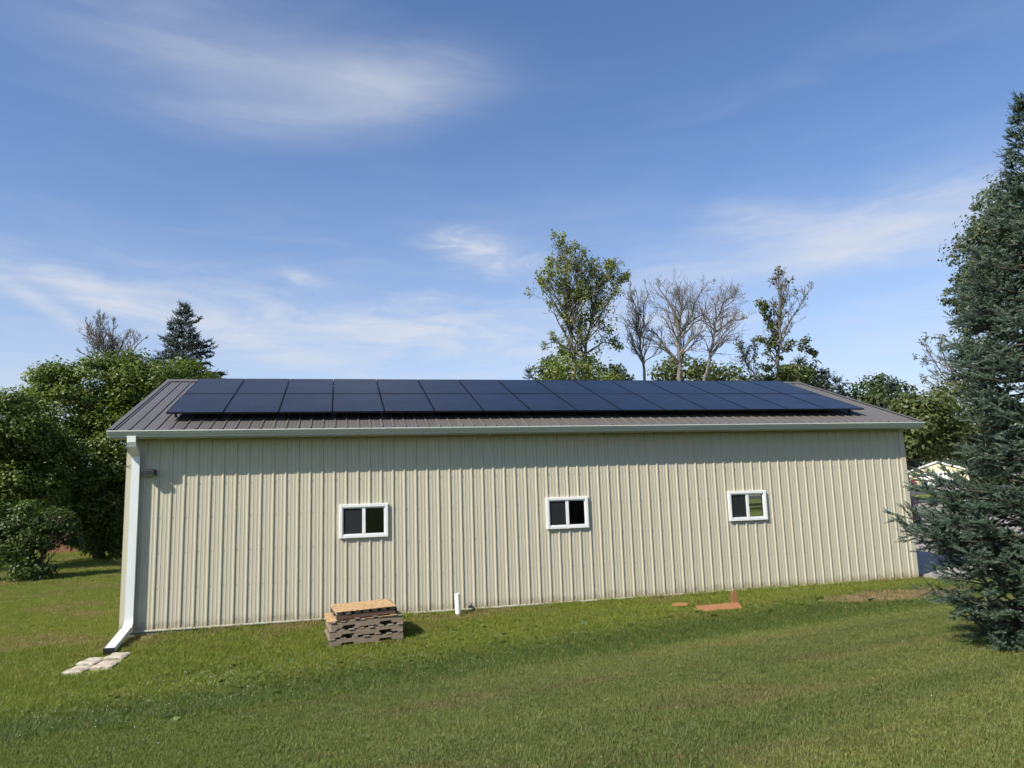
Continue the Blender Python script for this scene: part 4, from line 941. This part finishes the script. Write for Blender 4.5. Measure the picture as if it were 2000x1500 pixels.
# ---- conifers
def conifer(name, label, base_xy, H, Rad, needlem, seed, whorl=.24, per_whorl=7, shoot=.13, dens=9.0, needles=30, nlen=.022, nwid=.005, droop=-.12, upturn=.35, prof=None, barkm=None, group=None, rmin=.0, tip=.9, jitter=.18, cat='tree', zskirt=.12, sub_angle=48, sub_len=.55, trunk_r=None, roll=.12, side_p=.8, thin=.45, tip_light=0., skirt=0.):
    rg = rng(seed); x, y = base_xy; z0 = float(gz(x, y)); base = np.array((x, y, z0))
    segs = []; k = 12; hs = np.linspace(0, H*.985, k+1); tr = trunk_r or H*.014
    for i in range(k): segs.append((x, y, z0+hs[i]-(.1 if i == 0 else 0), x, y, z0+hs[i+1], tr*(1-hs[i]/H)+.008, tr*(1-hs[i+1]/H)+.008))
    prof = prof or (lambda t: (1-t)**.85)
    SP, SD, SL = [], [], []          # shoots: start, direction, length
    h = zskirt*H*.2+.08; wi = 0
    while h < H*.985:
        t = h/H; n = max(4, int(round(per_whorl*(1-thin*t)))); a0 = rg.uniform(0, 6.28)
        for b in range(n):
            a = a0+6.283*b/n+rg.normal()*.22; L = Rad*prof(t)*rg.uniform(1-jitter*1.6, 1+jitter); L = max(L, .10)
            el = droop+(.95-droop)*max(0, (t-.55)/.45)**1.3*.9+rg.normal()*.07-skirt*max(0., 1-t/.14)
            d = np.array([math.cos(a)*math.cos(el), math.sin(a)*math.cos(el), math.sin(el)]); side = np.array([-math.sin(a), math.cos(a), 0.])
            p = base+np.array([0, 0, h+rg.uniform(-.08, .08)]); ns = max(4, int(L/.16)); pts = [p]; ds = [d]
            for i in range(ns):
                f = (i+1)/ns; dd = d+np.array([0, 0, upturn*f*f]); dd /= np.linalg.norm(dd); p = p+dd*L/ns; pts.append(p); ds.append(dd)
            rr = np.linspace(.006+.012*L, .004, ns+1)
            for i in range(ns): segs.append((*pts[i], *pts[i+1], rr[i], rr[i+1]))
            # side sprays along the outer part of the branch
            m = int(L*dens)+2
            for q in range(m):
                f = rmin+(1-rmin)*((q+rg.uniform(0, 1))/m)**.75; i = min(int(f*ns), ns-1); pp = pts[i]+(pts[i+1]-pts[i])*(f*ns-i); dd = ds[i]
                sg = -1 if q % 2 else 1; an = math.radians(sub_angle*rg.uniform(.7, 1.25)); sl = min(sub_len*L*(1.05-f)+shoot*.8, .75)*rg.uniform(.6, 1.1)
                ro = rg.normal()*roll*5; sv = side*sg*math.cos(ro)+np.array([0, 0, 1.])*math.sin(ro); sd = dd*math.cos(an)+sv*math.sin(an)+np.array([0, 0, rg.normal()*.16+.05]); sd /= np.linalg.norm(sd)
                kk = max(1, int(round(sl/(shoot*.62))))
                sside = np.cross(sd, np.array([0, 0, 1.])); sside /= np.linalg.norm(sside)+1e-9
                for u in range(kk):
                    c = pp+sd*sl*u/kk
                    SP.append(c); SD.append(sd+np.array([0, 0, .06*u])); SL.append(shoot*rg.uniform(.8, 1.25))
                    if u > 0 or kk == 1:
                        for s2 in (-1, 1):
                            if rg.uniform() < side_p:
                                e = sd*.72+sside*s2*.62+np.array([0, 0, rg.normal()*.25+.1]); SP.append(c); SD.append(e); SL.append(shoot*rg.uniform(.6, 1.05))
            SP.append(pts[-1]-ds[-1]*shoot*.3); SD.append(ds[-1]); SL.append(shoot*1.5)
        h += whorl*rg.uniform(.8, 1.2)*(1-.35*t); wi += 1
    SP.append(base+np.array([0, 0, H*.965])); SD.append(np.array([.03, 0, 1.])); SL.append(max(shoot*2.2, H*.045))
    for q in range(4): a = q*1.57+.5; SP.append(base+np.array([0, 0, H*.962])); SD.append(np.array([math.cos(a)*.7, math.sin(a)*.7, .7])); SL.append(shoot*1.4)
    SP = np.array(SP); SD = np.array(SD); SD /= np.linalg.norm(SD, axis=1, keepdims=True); SL = np.array(SL)
    kp = SP[:, 2] > gz(SP[:, 0], SP[:, 1])+.05; SP, SD, SL = SP[kp], SD[kp], SL[kp]
    t = np.where(np.abs(SD[:, 2:3]) < .9, np.array([[0, 0, 1.]]), np.array([[1., 0, 0]])); U = np.cross(SD, t); U /= np.linalg.norm(U, axis=1, keepdims=True); W = np.cross(U, SD)
    # needle template: thin triangles leaving the shoot all round, a little forward
    K = needles; f = (np.arange(K)+.5)/K; ang = np.arange(K)*2.39996+rg.uniform(0, 6.28)
    n = len(SP)
    ph = rg.uniform(0, 6.28, (n, 1)); A = ang[None, :]+ph
    rad = U[:, None, :]*np.cos(A)[..., None]+W[:, None, :]*np.sin(A)[..., None]
    root = SP[:, None, :]+SD[:, None, :]*(SL[:, None]*f[None, :])[..., None]
    taper = (1-.35*f**3)[None, :, None]
    ndir = rad*.80+SD[:, None, :]*.62
    tipp = root+ndir*nlen*taper*rg.uniform(.8, 1.2, (n, K, 1))
    wv = np.cross(ndir, rad); wv /= np.linalg.norm(wv, axis=2, keepdims=True)+1e-9
    V = np.stack([root-wv*nwid*.5, root+wv*nwid*.5, tipp], 2).reshape(-1, 3); F = np.arange(len(V)).reshape(-1, 3)
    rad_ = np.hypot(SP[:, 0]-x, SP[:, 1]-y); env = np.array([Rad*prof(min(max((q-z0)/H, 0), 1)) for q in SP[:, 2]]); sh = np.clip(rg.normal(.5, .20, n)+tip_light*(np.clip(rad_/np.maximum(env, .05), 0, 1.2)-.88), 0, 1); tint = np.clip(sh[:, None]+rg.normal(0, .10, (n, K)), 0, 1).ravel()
    tr_ = empty(name, base); tag(tr_, label, cat, group)
    a, f4 = tubes(np.array(segs), 5); link('trunk', npmesh('trunk', a-base, f4, barkm or BARK_D, smooth=True), tr_)
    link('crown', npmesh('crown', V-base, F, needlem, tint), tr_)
    return n, len(F)
SPR = np.array((12.15, -7.95))
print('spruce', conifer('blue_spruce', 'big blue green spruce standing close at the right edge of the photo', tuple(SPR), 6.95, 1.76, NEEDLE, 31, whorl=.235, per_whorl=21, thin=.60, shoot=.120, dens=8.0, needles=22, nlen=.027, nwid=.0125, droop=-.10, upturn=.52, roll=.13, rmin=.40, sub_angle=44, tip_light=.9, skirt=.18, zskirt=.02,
      prof=lambda t: float(np.interp(t, [0, .06, .13, .21, .265, .30, .345, .41, .49, .58, .66, .75, .84, .92, 1], [.74, .92, 1.03, 1.09, .97, .64, .62, .70, .70, .60, .48, .34, .22, .13, .03])), jitter=.13))
_p = at(350, 900, 47)
print('back spruce', conifer('dark_spruce', 'dark pointed spruce rising behind the left end of the roof', (float(_p[0]), float(_p[1])), float(at(350, 583, 47)[2]-gz(_p[0], _p[1])), 6.4, NEEDLE_D, 32, whorl=.50, per_whorl=9, shoot=.36, dens=4.6, needles=16, nlen=.10, nwid=.055, roll=.08, droop=-.22, upturn=.30, prof=lambda t: min((1-t)**.95, .50)+.01, rmin=.10, jitter=.30))
# conifers and broadleaf trees of the wood behind the barn
def con(px, top, depth, rad, label, seed, m=NEEDLE_G, name='conifer'):
    b = at(px, 900, depth); x, y = float(b[0]), float(b[1]); H = float(at(px, top, depth)[2]-gz(x, y))
    return conifer(name, label, (x, y), H, rad, m, seed, whorl=.85, per_whorl=7, shoot=.5, dens=2.0, needles=14, nlen=.14, nwid=.065, droop=-.10, upturn=.35, prof=lambda t: min(1, .75+t)*(1-t)**.7+.02, rmin=.25, jitter=.25, group='trees of the wood behind the barn')
con(1040, 715, 66, 1.6, 'tip of a small conifer just left of the tall leafy tree', 41)
con(1222, 712, 64, 1.8, 'small conifer top between the tall leafy tree and the slim bare tree', 42)
con(1580, 690, 62, 1.9, 'olive conifer directly right of the half bare tree above the roof end', 43)
con(1625, 722, 60, 2.0, 'dark conifer above the right roof slope, left one of two close tops', 44, NEEDLE_D)
con(1650, 735, 58, 1.9, 'dark conifer above the right roof slope, right one of two close tops', 45, NEEDLE_D)
con(1758, 742, 60, 1.5, 'narrow dark conifer below the pale leafless tree', 46, NEEDLE_D)
def wood(px, py, depth, rx, rz, label, seed, m, n=60, leaf=.34, clump=.9, low=None, bx=None):
    bl = [B(px, py, depth, rx, rx*.85, rz, n), B(px-rx*12, py+rz*22, depth-.5, rx*.8, rx*.7, rz*.8, n//2), B(px+rx*14, py+rz*24, depth+.5, rx*.8, rx*.7, rz*.85, n//2)]
    if low: bl.append(B(px, low, depth, rx*1.15, rx, rz*1.3, n))
    leafy('wood_tree', label, tuple(at(bx or px, 950, depth)[:2]), bl, m, seed, clump, 42, leaf, r0=.2, group='trees of the wood behind the barn')
wood(1112, 722, 66, 2.9, 1.9, 'round leafy tree at the foot of the tall sparse tree', 51, LEAF_F, 50)
wood(1192, 740, 66, 1.8, 1.2, 'low leafy tree between the tall sparse tree and the small conifer', 52, LEAF_F, 34)
wood(1345, 735, 66, 3.2, 1.8, 'wide olive tree behind the trunks of the widest bare tree', 53, LEAF_O, 60)
wood(1425, 744, 67, 2.0, 1.2, 'low olive tree behind the leaning bare tree', 54, LEAF_O, 34)
wood(1565, 740, 66, 2.2, 1.6, 'leafy tree at the foot of the half bare tree above the roof end', 50, LEAF_F, 45)
wood(1700, 772, 66, 2.8, 1.6, 'mid green tree over the right roof slope beside the dark conifers', 55, LEAF_F, 50, low=830)
wood(1740, 785, 64, 1.9, 1.7, 'brighter green tree over the lower right roof slope', 56, LEAF_F, 45, low=835, bx=1725)
wood(1800, 805, 58, 2.3, 1.9, 'olive tree right behind the barn end, left of the spruce', 57, LEAF_O, 55, low=838, bx=1748)
wood(1870, 800, 60, 2.6, 2.3, 'dull green tree mostly hidden behind the spruce', 58, LEAF_O, 55, low=835, bx=1915)
for i, (px, top, d, rad, lab) in enumerate([(1772, 800, 150, 3.2, 'dark conifer left of the distant yellow garage'), (1800, 815, 158, 3.4, 'dark conifer right behind the distant yellow garage'), (1848, 825, 162, 3.4, 'dark conifer behind the right half of the distant yellow garage')]):
    con(px, top, d, rad, lab, 61+i, NEEDLE_D)
for i, (px, py, lab) in enumerate([(1768, 900, 'low dark tree touching the left side of the distant garage'), (1830, 870, 'olive tree above the ridge of the distant garage'), (1895, 880, 'olive tree right of the distant garage behind the spruce twigs')]):
    wood(px, py, 156, 4.0, 3.6, lab, 66+i, LEAF_O if i else LEAF_B, 40, .55, 1.5, low=930)
wood(2010, 860, 62, 3.2, 2.6, 'shaded green tree far behind the spruce trunk at the right edge', 59, LEAF_F, 50, low=900, bx=2030)
# silver maple standing right behind the spruce
leafy('silver_maple', 'tall grey green leafy tree right behind the blue spruce', tuple(at(2040, 960, 25)[:2]), [
    B(1955, 440, 24.5, 1.1, 1.1, 1.2, 70), B(1930, 500, 24.5, 1.1, 1.1, 1.0, 85), B(1915, 580, 24.5, 1.0, 1.0, 1.0, 75), B(1940, 660, 24.5, 1.2, 1.1, 1.1, 70), B(1990, 560, 25, 1.6, 1.4, 2.0, 90), B(2050, 450, 25.5, 1.8, 1.6, 2.2, 80), B(2080, 650, 26, 2.2, 2.0, 2.4, 70), B(1990, 740, 25, 1.6, 1.4, 1.3, 45), B(1985, 380, 25, .9, .9, .8, 30)],
    LEAF_S, 71, .36, 44, .125, r0=.12, barkm=BARK_G, limbs=.22)

# ------------------------------------------------------------------ fence, neighbour garage, bins, cars
def build_fence():
    a = at(85, 1097, 43.5); b = at(164, 1092, 43.2); a = a[:2]; b = b[:2]; d = (b-a); L = np.linalg.norm(d); d /= L
    f = empty('board_fence', (a[0], a[1], float(gz(*a))), math.atan2(d[1], d[0])); tag(f, 'short run of red brown board fence under the trees at left', 'fence')
    n = int(L/.155)
    for i in range(n):
        h = 1.62+R.uniform(-.03, .03); m = MB(); m.box(0, .142, -.011, .011, .02, h); o = m.build('board', FENCEM, f); o.location = (i*.155, R.uniform(-.004, .004), 0)
    for z in (.35, 1.35): m = MB(); m.box(0, n*.155, .0115, .05, z, z+.09); m.build('rail', FENCEM, f)
    for x in (0., n*.155*.5, n*.155-.09): m = MB(); m.box(x, x+.09, .0505, .14, -.1, 1.7); m.build('post', FENCEM, f)
build_fence()

def build_garage():
    YEL = pmat('yellow_siding', (.74, .66, .40), .6); WHT = pmat('white_paint', (.80, .79, .74), .5); SHN = pmat('shingle_roof', (.10, .095, .09), .9); DRK = pmat('dark_pane', (.015, .016, .02), .1)
    a = at(1779, 951, 130); W = 8.9; rz = math.atan2(-.676, .737); z = min(float(gz(*a[:2])), a[2])
    g = empty('neighbour_garage', (a[0], a[1], a[2]), rz); tag(g, 'small pale yellow garage with white door far beyond the road', 'garage')
    He, Hp, D = 2.75, 4.25, 9.
    m = MB(); P = [(0, -.8), (W, -.8), (W, He), (W/2, Hp), (0, He)]
    m.extrude([np.array((x, 0, zz)) for x, zz in P], (0, 0, 0), (0, D, 0)); m.build('wall', YEL, g)
    for k in range(20):
        zz = .12+k*.2
        if zz > Hp-.25: break
        hw = W/2 if zz < He else W/2*(Hp-zz)/(Hp-He)
        MB().box(W/2-hw+.05, W/2+hw-.05, -.022, -.002, zz, zz+.185).build('clapboard', YEL, g)
    m = MB(); s = (Hp-He)/(W/2)
    for sx in (0, 1):
        P = []
        for y in (-.3, D+.3):
            for u, dz in ((-.35, .0), (W/2, .0), (W/2, .12), (-.35, .12)): P.append((u if not sx else W-u, y, He+s*u+dz+.03))
        m.add(P, [(0, 1, 2, 3), (7, 6, 5, 4), (0, 4, 5, 1), (1, 5, 6, 2), (2, 6, 7, 3), (3, 7, 4, 0)])
    m.build('roof', SHN, g)
    for sx in (0, 1):
        P = []
        for y in (-.325, -.301):
            for u, dz in ((-.38, -.16), (W/2, -.16), (W/2, .10), (-.38, .10)): P.append((u if not sx else W-u, y, He+s*u+dz))
        MB().add(P, [(0, 1, 2, 3), (7, 6, 5, 4), (0, 4, 5, 1), (1, 5, 6, 2), (2, 6, 7, 3), (3, 7, 4, 0)]).build('rake_board', WHT, g)
    x0, x1, zt = W*.19, W*.81, 2.30
    m = MB(); m.box(x0-.14, x0, -.07, -.024, 0, zt+.14); m.box(x1, x1+.14, -.07, -.024, 0, zt+.14); m.box(x0, x1, -.069, -.024, zt, zt+.14); m.build('door_frame', WHT, g)
    dr = empty('garage_door', (0, 0, 0), 0, g)
    for k in range(4):
        zz = .02+k*zt/4; m = MB(); m.box(x0+.002, x1-.002, -.05, -.026, zz, zz+zt/4-.02); m.build('door_panel', WHT, dr)
    for k in range(8):
        w = (x1-x0)/8; m = MB(); m.box(x0+k*w+.12, x0+(k+1)*w-.12, -.056, -.051, zt*.80, zt*.95); m.build('pane', DRK, dr)
    for c in (0, W): MB().box(c-.06, c+.06, -.05, -.0235, -.1, He).build('corner_board', WHT, g)
    def bin_(lab, px, depth, col, h, w):
        q = at(px, 951, depth); mt = pmat('bin_'+lab.split()[0], col, .5); o = empty('wheeled_bin', q, rz); tag(o, lab, 'bin')
        m = MB(); a_, b_ = w*.42, w*.5; V = [(-a_, -a_, 0), (a_, -a_, 0), (a_, a_, 0), (-a_, a_, 0), (-b_, -b_, h), (b_, -b_, h), (b_, b_, h), (-b_, b_, h)]
        m.add(V, [(0, 3, 2, 1), (4, 5, 6, 7), (0, 1, 5, 4), (1, 2, 6, 5), (2, 3, 7, 6), (3, 0, 4, 7)]); m.build('body', mt, o, .02)
        MB().box(-b_-.03, b_+.03, -b_-.03, b_+.05, h+.002, h+.07).build('lid', mt if 'blue' in lab else BLACK, o, .02)
        for sx in (-1, 1): MB().cyl((sx*(b_+.0), a_+.05, .12), (sx*(b_+.05), a_+.05, .12), .12).build('wheel', BLACK, o)
    bin_('blue wheeled bin beside the distant yellow garage', 1774.5, 129, (.02, .13, .32), 1.0, .62)
    bin_('maroon wheeled bin against the corner of the distant yellow garage', 1784, 129, (.16, .02, .035), 1.25, .8)
build_garage()

def build_car(label, loc, rz, paint):
    PT = pmat('car_paint_'+label.split()[0], paint, .25, .3); PT.node_tree.nodes['Principled BSDF'].inputs['Coat Weight'].default_value = 1
    GL = pmat('car_glass_'+label.split()[0], (.012, .015, .02), .05, 0, .6); RB = pmat('tyre_'+label.split()[0], (.02, .02, .02), .8); RIM = pmat('rim_'+label.split()[0], (.5, .5, .52), .3, .9); RED = pmat('tail_'+label.split()[0], (.10, .008, .008), .25); LMP = pmat('head_'+label.split()[0], (.7, .7, .72), .1)
    c = empty('parked_car', loc, rz); tag(c, label, 'car', 'cars parked on the driveway')
    st = [(-2.25, .62, .40, .80), (-2.10, .80, .26, .92), (-1.5, .88, .20, .98), (-.6, .90, .20, .97), (.5, .90, .20, .97), (1.2, .89, .20, .95), (1.8, .86, .22, .84), (2.15, .78, .28, .74), (2.28, .62, .40, .62)]
    def loft(st, name, mat, par, top=.86):
        m = MB(); V = []; k = 10
        for x, w, z0, z1 in st:
            zm = (z0+z1)/2
            V += [(x, -w*.92, z0), (x, -w, z0+.12), (x, -w*1.0, zm), (x, -w*.97, z1-.08), (x, -w*top, z1), (x, w*top, z1), (x, w*.97, z1-.08), (x, w, zm), (x, w, z0+.12), (x, w*.92, z0)]
        F = [(i*k+j, i*k+(j+1) % k, (i+1)*k+(j+1) % k, (i+1)*k+j) for i in range(len(st)-1) for j in range(k)]+[tuple(range(k)), tuple(range(len(V)-1, len(V)-k-1, -1))]
        m.add(V, F); return m.build(name, mat, par, smooth=True)
    loft(st, 'body', PT, c)
    m = MB(); cab = [(-1.95, .70, .95), (-1.25, .62, 1.42), (-.2, .62, 1.46), (.45, .64, 1.40), (1.25, .74, .95)]; V = []
    for x, w, z in cab: V += [(x, -w-.10*(z > 1), .93), (x, -w, z), (x, w, z), (x, w+.10*(z > 1), .93)]
    m.add(V, [(i*4+j, i*4+(j+1) % 4, (i+1)*4+(j+1) % 4, (i+1)*4+j) for i in range(4) for j in range(4)]+[(0, 1, 2, 3), (19, 18, 17, 16)]); m.build('greenhouse', GL, c)
    m = MB(); V = []
    for x, w, z in [(-1.32, .60, 1.405), (-.2, .61, 1.475), (.5, .62, 1.405)]: V += [(x, -w, z-.02), (x, -w*.95, z+.012), (x, w*.95, z+.012), (x, w, z-.02)]
    m.add(V, [(i*4+j, i*4+j+1, (i+1)*4+j+1, (i+1)*4+j) for i in range(2) for j in range(3)]); m.build('roof', PT, c)
    for sy in (-1, 1):
        for x0, z0, x1, z1, x2 in ((1.22, .95, .47, 1.42, 0), (-1.93, .95, -1.27, 1.43, 0), (-.38, .95, -.32, 1.46, 0)):
            MB().cyl((x0, sy*.83, z0), (x1, sy*.645, z1), .035, n=6).build('pillar', PT, c)
        for x in (-1.38, 1.42):
            w = empty('wheel', (x, sy*.82, .32), 0, c); MB().cyl((0, -.10, 0), (0, .10, 0), .32, n=24).build('tyre', RB, w, .02); MB().cyl((0, sy*.085, 0), (0, sy*.112, 0), .21, n=16).build('rim', RIM, w)
        MB().box(-2.27, -2.05, sy*.66-.14, sy*.66+.14, .66, .82).build('tail_light', RED, c, .02); MB().box(2.08, 2.27, sy*.62-.15, sy*.62+.15, .54, .66).build('headlight', LMP, c, .02)
        MB().box(.75, .95, sy*.98-.09, sy*.98+.09, .95, 1.08).build('side_mirror', PT, c, .03)
    return c
q = at(1756, 1060, 35.5); build_car('dark red car almost wholly hidden behind the barn end', (float(q[0]), float(q[1]), float(gz(q[0], q[1]))+.09), math.radians(52), (.045, .008, .010))
q = at(1945, 1000, 46); build_car('silver grey car on the driveway mostly hidden behind the spruce', (float(q[0]), float(q[1]), float(gz(q[0], q[1]))+.09), math.radians(200), (.30, .32, .34))

# ------------------------------------------------------------------ grass, clover and weeds
def blade_clump(name, n, radius, h0, h1, w, seed, lean=.5):
    rg = rng(seed); V = []; F = []; T = []
    for i in range(n):
        a, r = rg.uniform(0, 6.283), radius*math.sqrt(rg.uniform()); p = np.array([math.cos(a)*r, math.sin(a)*r, -.01]); h = rg.uniform(h0, h1); b = rg.uniform(0, 6.283); l = h*lean*rg.uniform(.2, 1.3); ww = w*rg.uniform(.7, 1.3)
        d = np.array([math.cos(b), math.sin(b), 0]); s = np.array([-d[1], d[0], 0])*ww*.5; k = len(V)
        V += [p-s, p+s, p+d*l*.35+np.array([0, 0, h*.6])-s*.8, p+d*l*.35+np.array([0, 0, h*.6])+s*.8, p+d*l+np.array([0, 0, h])]
        F += [(k, k+1, k+3), (k, k+3, k+2), (k+2, k+3, k+4)]; t = rg.uniform(); T += [t]*3
    return bpy.data.objects.new(name, npmesh(name, np.array(V), np.array(F), GRASSM, T))
def scatter(name, label, P, scl, rot, variants, sources):
    """one object of kind stuff: clumps instanced on points"""
    me = bpy.data.meshes.new(name); me.vertices.add(len(P)); me.vertices.foreach_set('co', np.asarray(P, np.float32).ravel())
    for nm, ty, v, key in (('scl', 'FLOAT', scl, 'value'), ('rot', 'FLOAT_VECTOR', rot, 'vector'), ('var', 'INT', variants, 'value')):
        a = me.attributes.new(nm, ty, 'POINT'); a.data.foreach_set(key, np.asarray(v, np.int32 if ty == 'INT' else np.float32).ravel())
    me.update(); o = link(name, me); tag(o, label, None, None, 'stuff')
    g = bpy.data.node_groups.new(name, 'GeometryNodeTree'); g.is_modifier = True
    g.interface.new_socket('Geometry', in_out='INPUT', socket_type='NodeSocketGeometry'); g.interface.new_socket('Geometry', in_out='OUTPUT', socket_type='NodeSocketGeometry')
    gi = g.nodes.new('NodeGroupInput'); go = g.nodes.new('NodeGroupOutput'); jn = g.nodes.new('GeometryNodeJoinGeometry')
    def attr(nm, ty): n = g.nodes.new('GeometryNodeInputNamedAttribute'); n.data_type = ty; n.inputs[0].default_value = nm; return n.outputs[0]
    s = attr('scl', 'FLOAT'); r = attr('rot', 'FLOAT_VECTOR'); v = attr('var', 'INT')
    for i, src in enumerate(sources):
        oi = g.nodes.new('GeometryNodeObjectInfo'); oi.inputs['Object'].default_value = src; oi.inputs['As Instance'].default_value = False
        cmp = g.nodes.new('FunctionNodeCompare'); cmp.data_type = 'INT'; cmp.operation = 'EQUAL'; g.links.new(v, cmp.inputs[2]); cmp.inputs[3].default_value = i
        ip = g.nodes.new('GeometryNodeInstanceOnPoints'); g.links.new(gi.outputs[0], ip.inputs['Points']); g.links.new(cmp.outputs[0], ip.inputs['Selection']); g.links.new(oi.outputs['Geometry'], ip.inputs['Instance']); g.links.new(r, ip.inputs['Rotation']); g.links.new(s, ip.inputs['Scale'])
        g.links.new(ip.outputs[0], jn.inputs[0])
    g.links.new(jn.outputs[0], go.inputs[0])
    md = o.modifiers.new('scatter', 'NODES'); md.node_group = g
    return o
def in_view(x, y, margin=.26):
    d = np.stack([x, y, gz(x, y)], -1)-CAM; w = d@FW; u = d@RT/np.maximum(w, .01); v = d@UP/np.maximum(w, .01)
    return (w > .5) & (np.abs(u) < 1000/FPX+margin) & (v < 750/FPX+.1) & (v > -750/FPX-margin)
def field(rg, n, x0, x1, y0, y1, keep=None):
    x = rg.uniform(x0, x1, n); y = rg.uniform(y0, y1, n)
    k = in_view(x, y) & ~((x > XL-.01) & (x < XR+.02) & (y > -.035) & (y < YB+.1)) & ~((x > 16.9) & (y > -1.6) & (y-(-1.6) > (x-24)*.0-.9))
    k &= ~((x > -.52) & (x < .24) & (y > -2.27) & (y < -1.12) & (rg.uniform(size=n) < .97))
    k &= ~((x > 10.2) & (x < 11.15) & (y > -1.85) & (y < -1.28))
    if keep is not None: k &= keep(x, y)
    return x[k], y[k]
def ground_grass():
    rg = rng(5)
    mow = [blade_clump('grass_tuft', 46, .090, .016, .040, .0042, 80+i, .8) for i in range(5)]
    lng = [blade_clump('grass_tuft', 38, .090, .025, .085, .0058, 90+i, .8) for i in range(5)]
    line = lambda x: -6.15+.21*x
    def put(name, label, x, y, src, s0, s1, tilt=.12):
        n = len(x); z = gz(x, y)
        scatter(name, label, np.stack([x, y, z], -1), rg.uniform(s0, s1, n), np.stack([rg.normal(size=n)*tilt, rg.normal(size=n)*tilt, rg.uniform(0, 6.28, n)], -1), rg.integers(0, len(src), n), src)
        print(name, n)
    x, y = field(rg, 230000, -5, 18, -12.6, -2.5, lambda x, y: y < line(x)+rg.normal(size=len(x))*.12)
    put('lawn_grass', 'short mown grass of the lawn in the foreground', x, y, mow, .8, 1.3)
    x, y = field(rg, 85000, -7, 18, -6.8, -.01, lambda x, y: y >= line(x)+rg.normal(size=len(x))*.12)
    # thinner on the dry patch
    q = ((x-14.6)/1.9)**2+((y+1.75)/.62)**2; k = (q > 1) | (rg.uniform(size=len(x)) < .22); x, y = x[k], y[k]
    put('bank_grass', 'rough green grass on the bank along the barn', x, y, lng, .55, 1.15)
    x, y = field(rg, 60000, -14, -.3, -3.5, 14, None); put('side_grass', 'mown grass beside the left end of the barn', x, y, mow, 1.0, 1.8)
    x, y = field(rg, 30000, -22, 0, 14, 34, None); put('back_grass', 'mown grass in front of the trees at left', x, y, mow, 1.8, 3.0)
    # taller weeds hugging the wall foot
    n = 900; x = rg.uniform(XL, XR, n); y = -.05-np.abs(rg.normal(size=n))*.10; k = (np.sin(x*1.7)+np.sin(x*4.1+1)+rg.normal(size=n)*.9 > .2) | (x > 9.5); put('wall_foot_grass', 'taller grass tufts along the foot of the barn wall', x[k], y[k], lng, .7, 1.9, .2)
    # clover flowers and broad weeds
    bm = bmesh.new(); bmesh.ops.create_icosphere(bm, subdivisions=1, radius=.0075); bmesh.ops.translate(bm, verts=bm.verts, vec=(0, 0, .065)); me = bpy.data.meshes.new('clover_head'); bm.to_mesh(me); bm.free(); me.materials.append(CLOVERF); fl = bpy.data.objects.new('clover_head', me)
    xs, ys = [], []
    for cx, cy, sx, sy, n in ((1.9, -3.3, .7, .35, 170), (1.0, -4.6, 1.3, .5, 120), (-.6, -5.0, 1.2, .6, 60), (3.6, -3.6, 1.5, .6, 60), (6.2, -2.6, 1.6, .6, 60), (9.3, -1.9, 1.6, .5, 60), (12, -2.8, 2.0, .5, 40), (6, -7, 4, 2, 22)):
        xs.append(rg.normal(cx, sx, n)); ys.append(rg.normal(cy, sy, n))
    x = np.concatenate(xs); y = np.concatenate(ys); k = (y < -.2); x, y = x[k], y[k]
    put('clover_flowers', 'white clover flowers dotted over the bank', x, y, [fl], .5, 1.0)
    V, F, T = [], [], []
    for i in range(8):
        a = i*.785+rg.normal()*.2; L = .075*rg.uniform(.6, 1.2); d = np.array([math.cos(a), math.sin(a), 0]); s = np.array([-d[1], d[0], 0])*.026; k = len(V)
        V += [np.zeros(3)+(0, 0, .01), d*L*.55+s+(0, 0, .035), d*L+(0, 0, .030), d*L*.55-s+(0, 0, .035), d*L*.55+(0, 0, .026)]; F += [(k, k+1, k+4), (k+1, k+2, k+4), (k+2, k+3, k+4), (k+3, k, k+4)]
    wd = bpy.data.objects.new('broad_weed', npmesh('broad_weed', np.array(V), np.array(F), WEEDM))
    xs, ys = [], []
    for cx, cy, sx, sy, n in ((4.6, -3.3, 1.0, .35, 130), (2.0, -3.2, .9, .4, 130), (7.0, -2.2, 1.4, .5, 120), (10.0, -1.6, 1.6, .5, 110), (1.0, -4.3, 1.2, .6, 90), (12.5, -2.2, 1.4, .4, 60)):
        xs.append(rg.normal(cx, sx, n)); ys.append(rg.normal(cy, sy, n))
    x = np.concatenate(xs); y = np.concatenate(ys); k = (y < -.25); put('broad_weeds', 'broad leaved weeds among the rough grass of the bank', x[k], y[k], [wd], .5, 1.25, .2)
ground_grass()
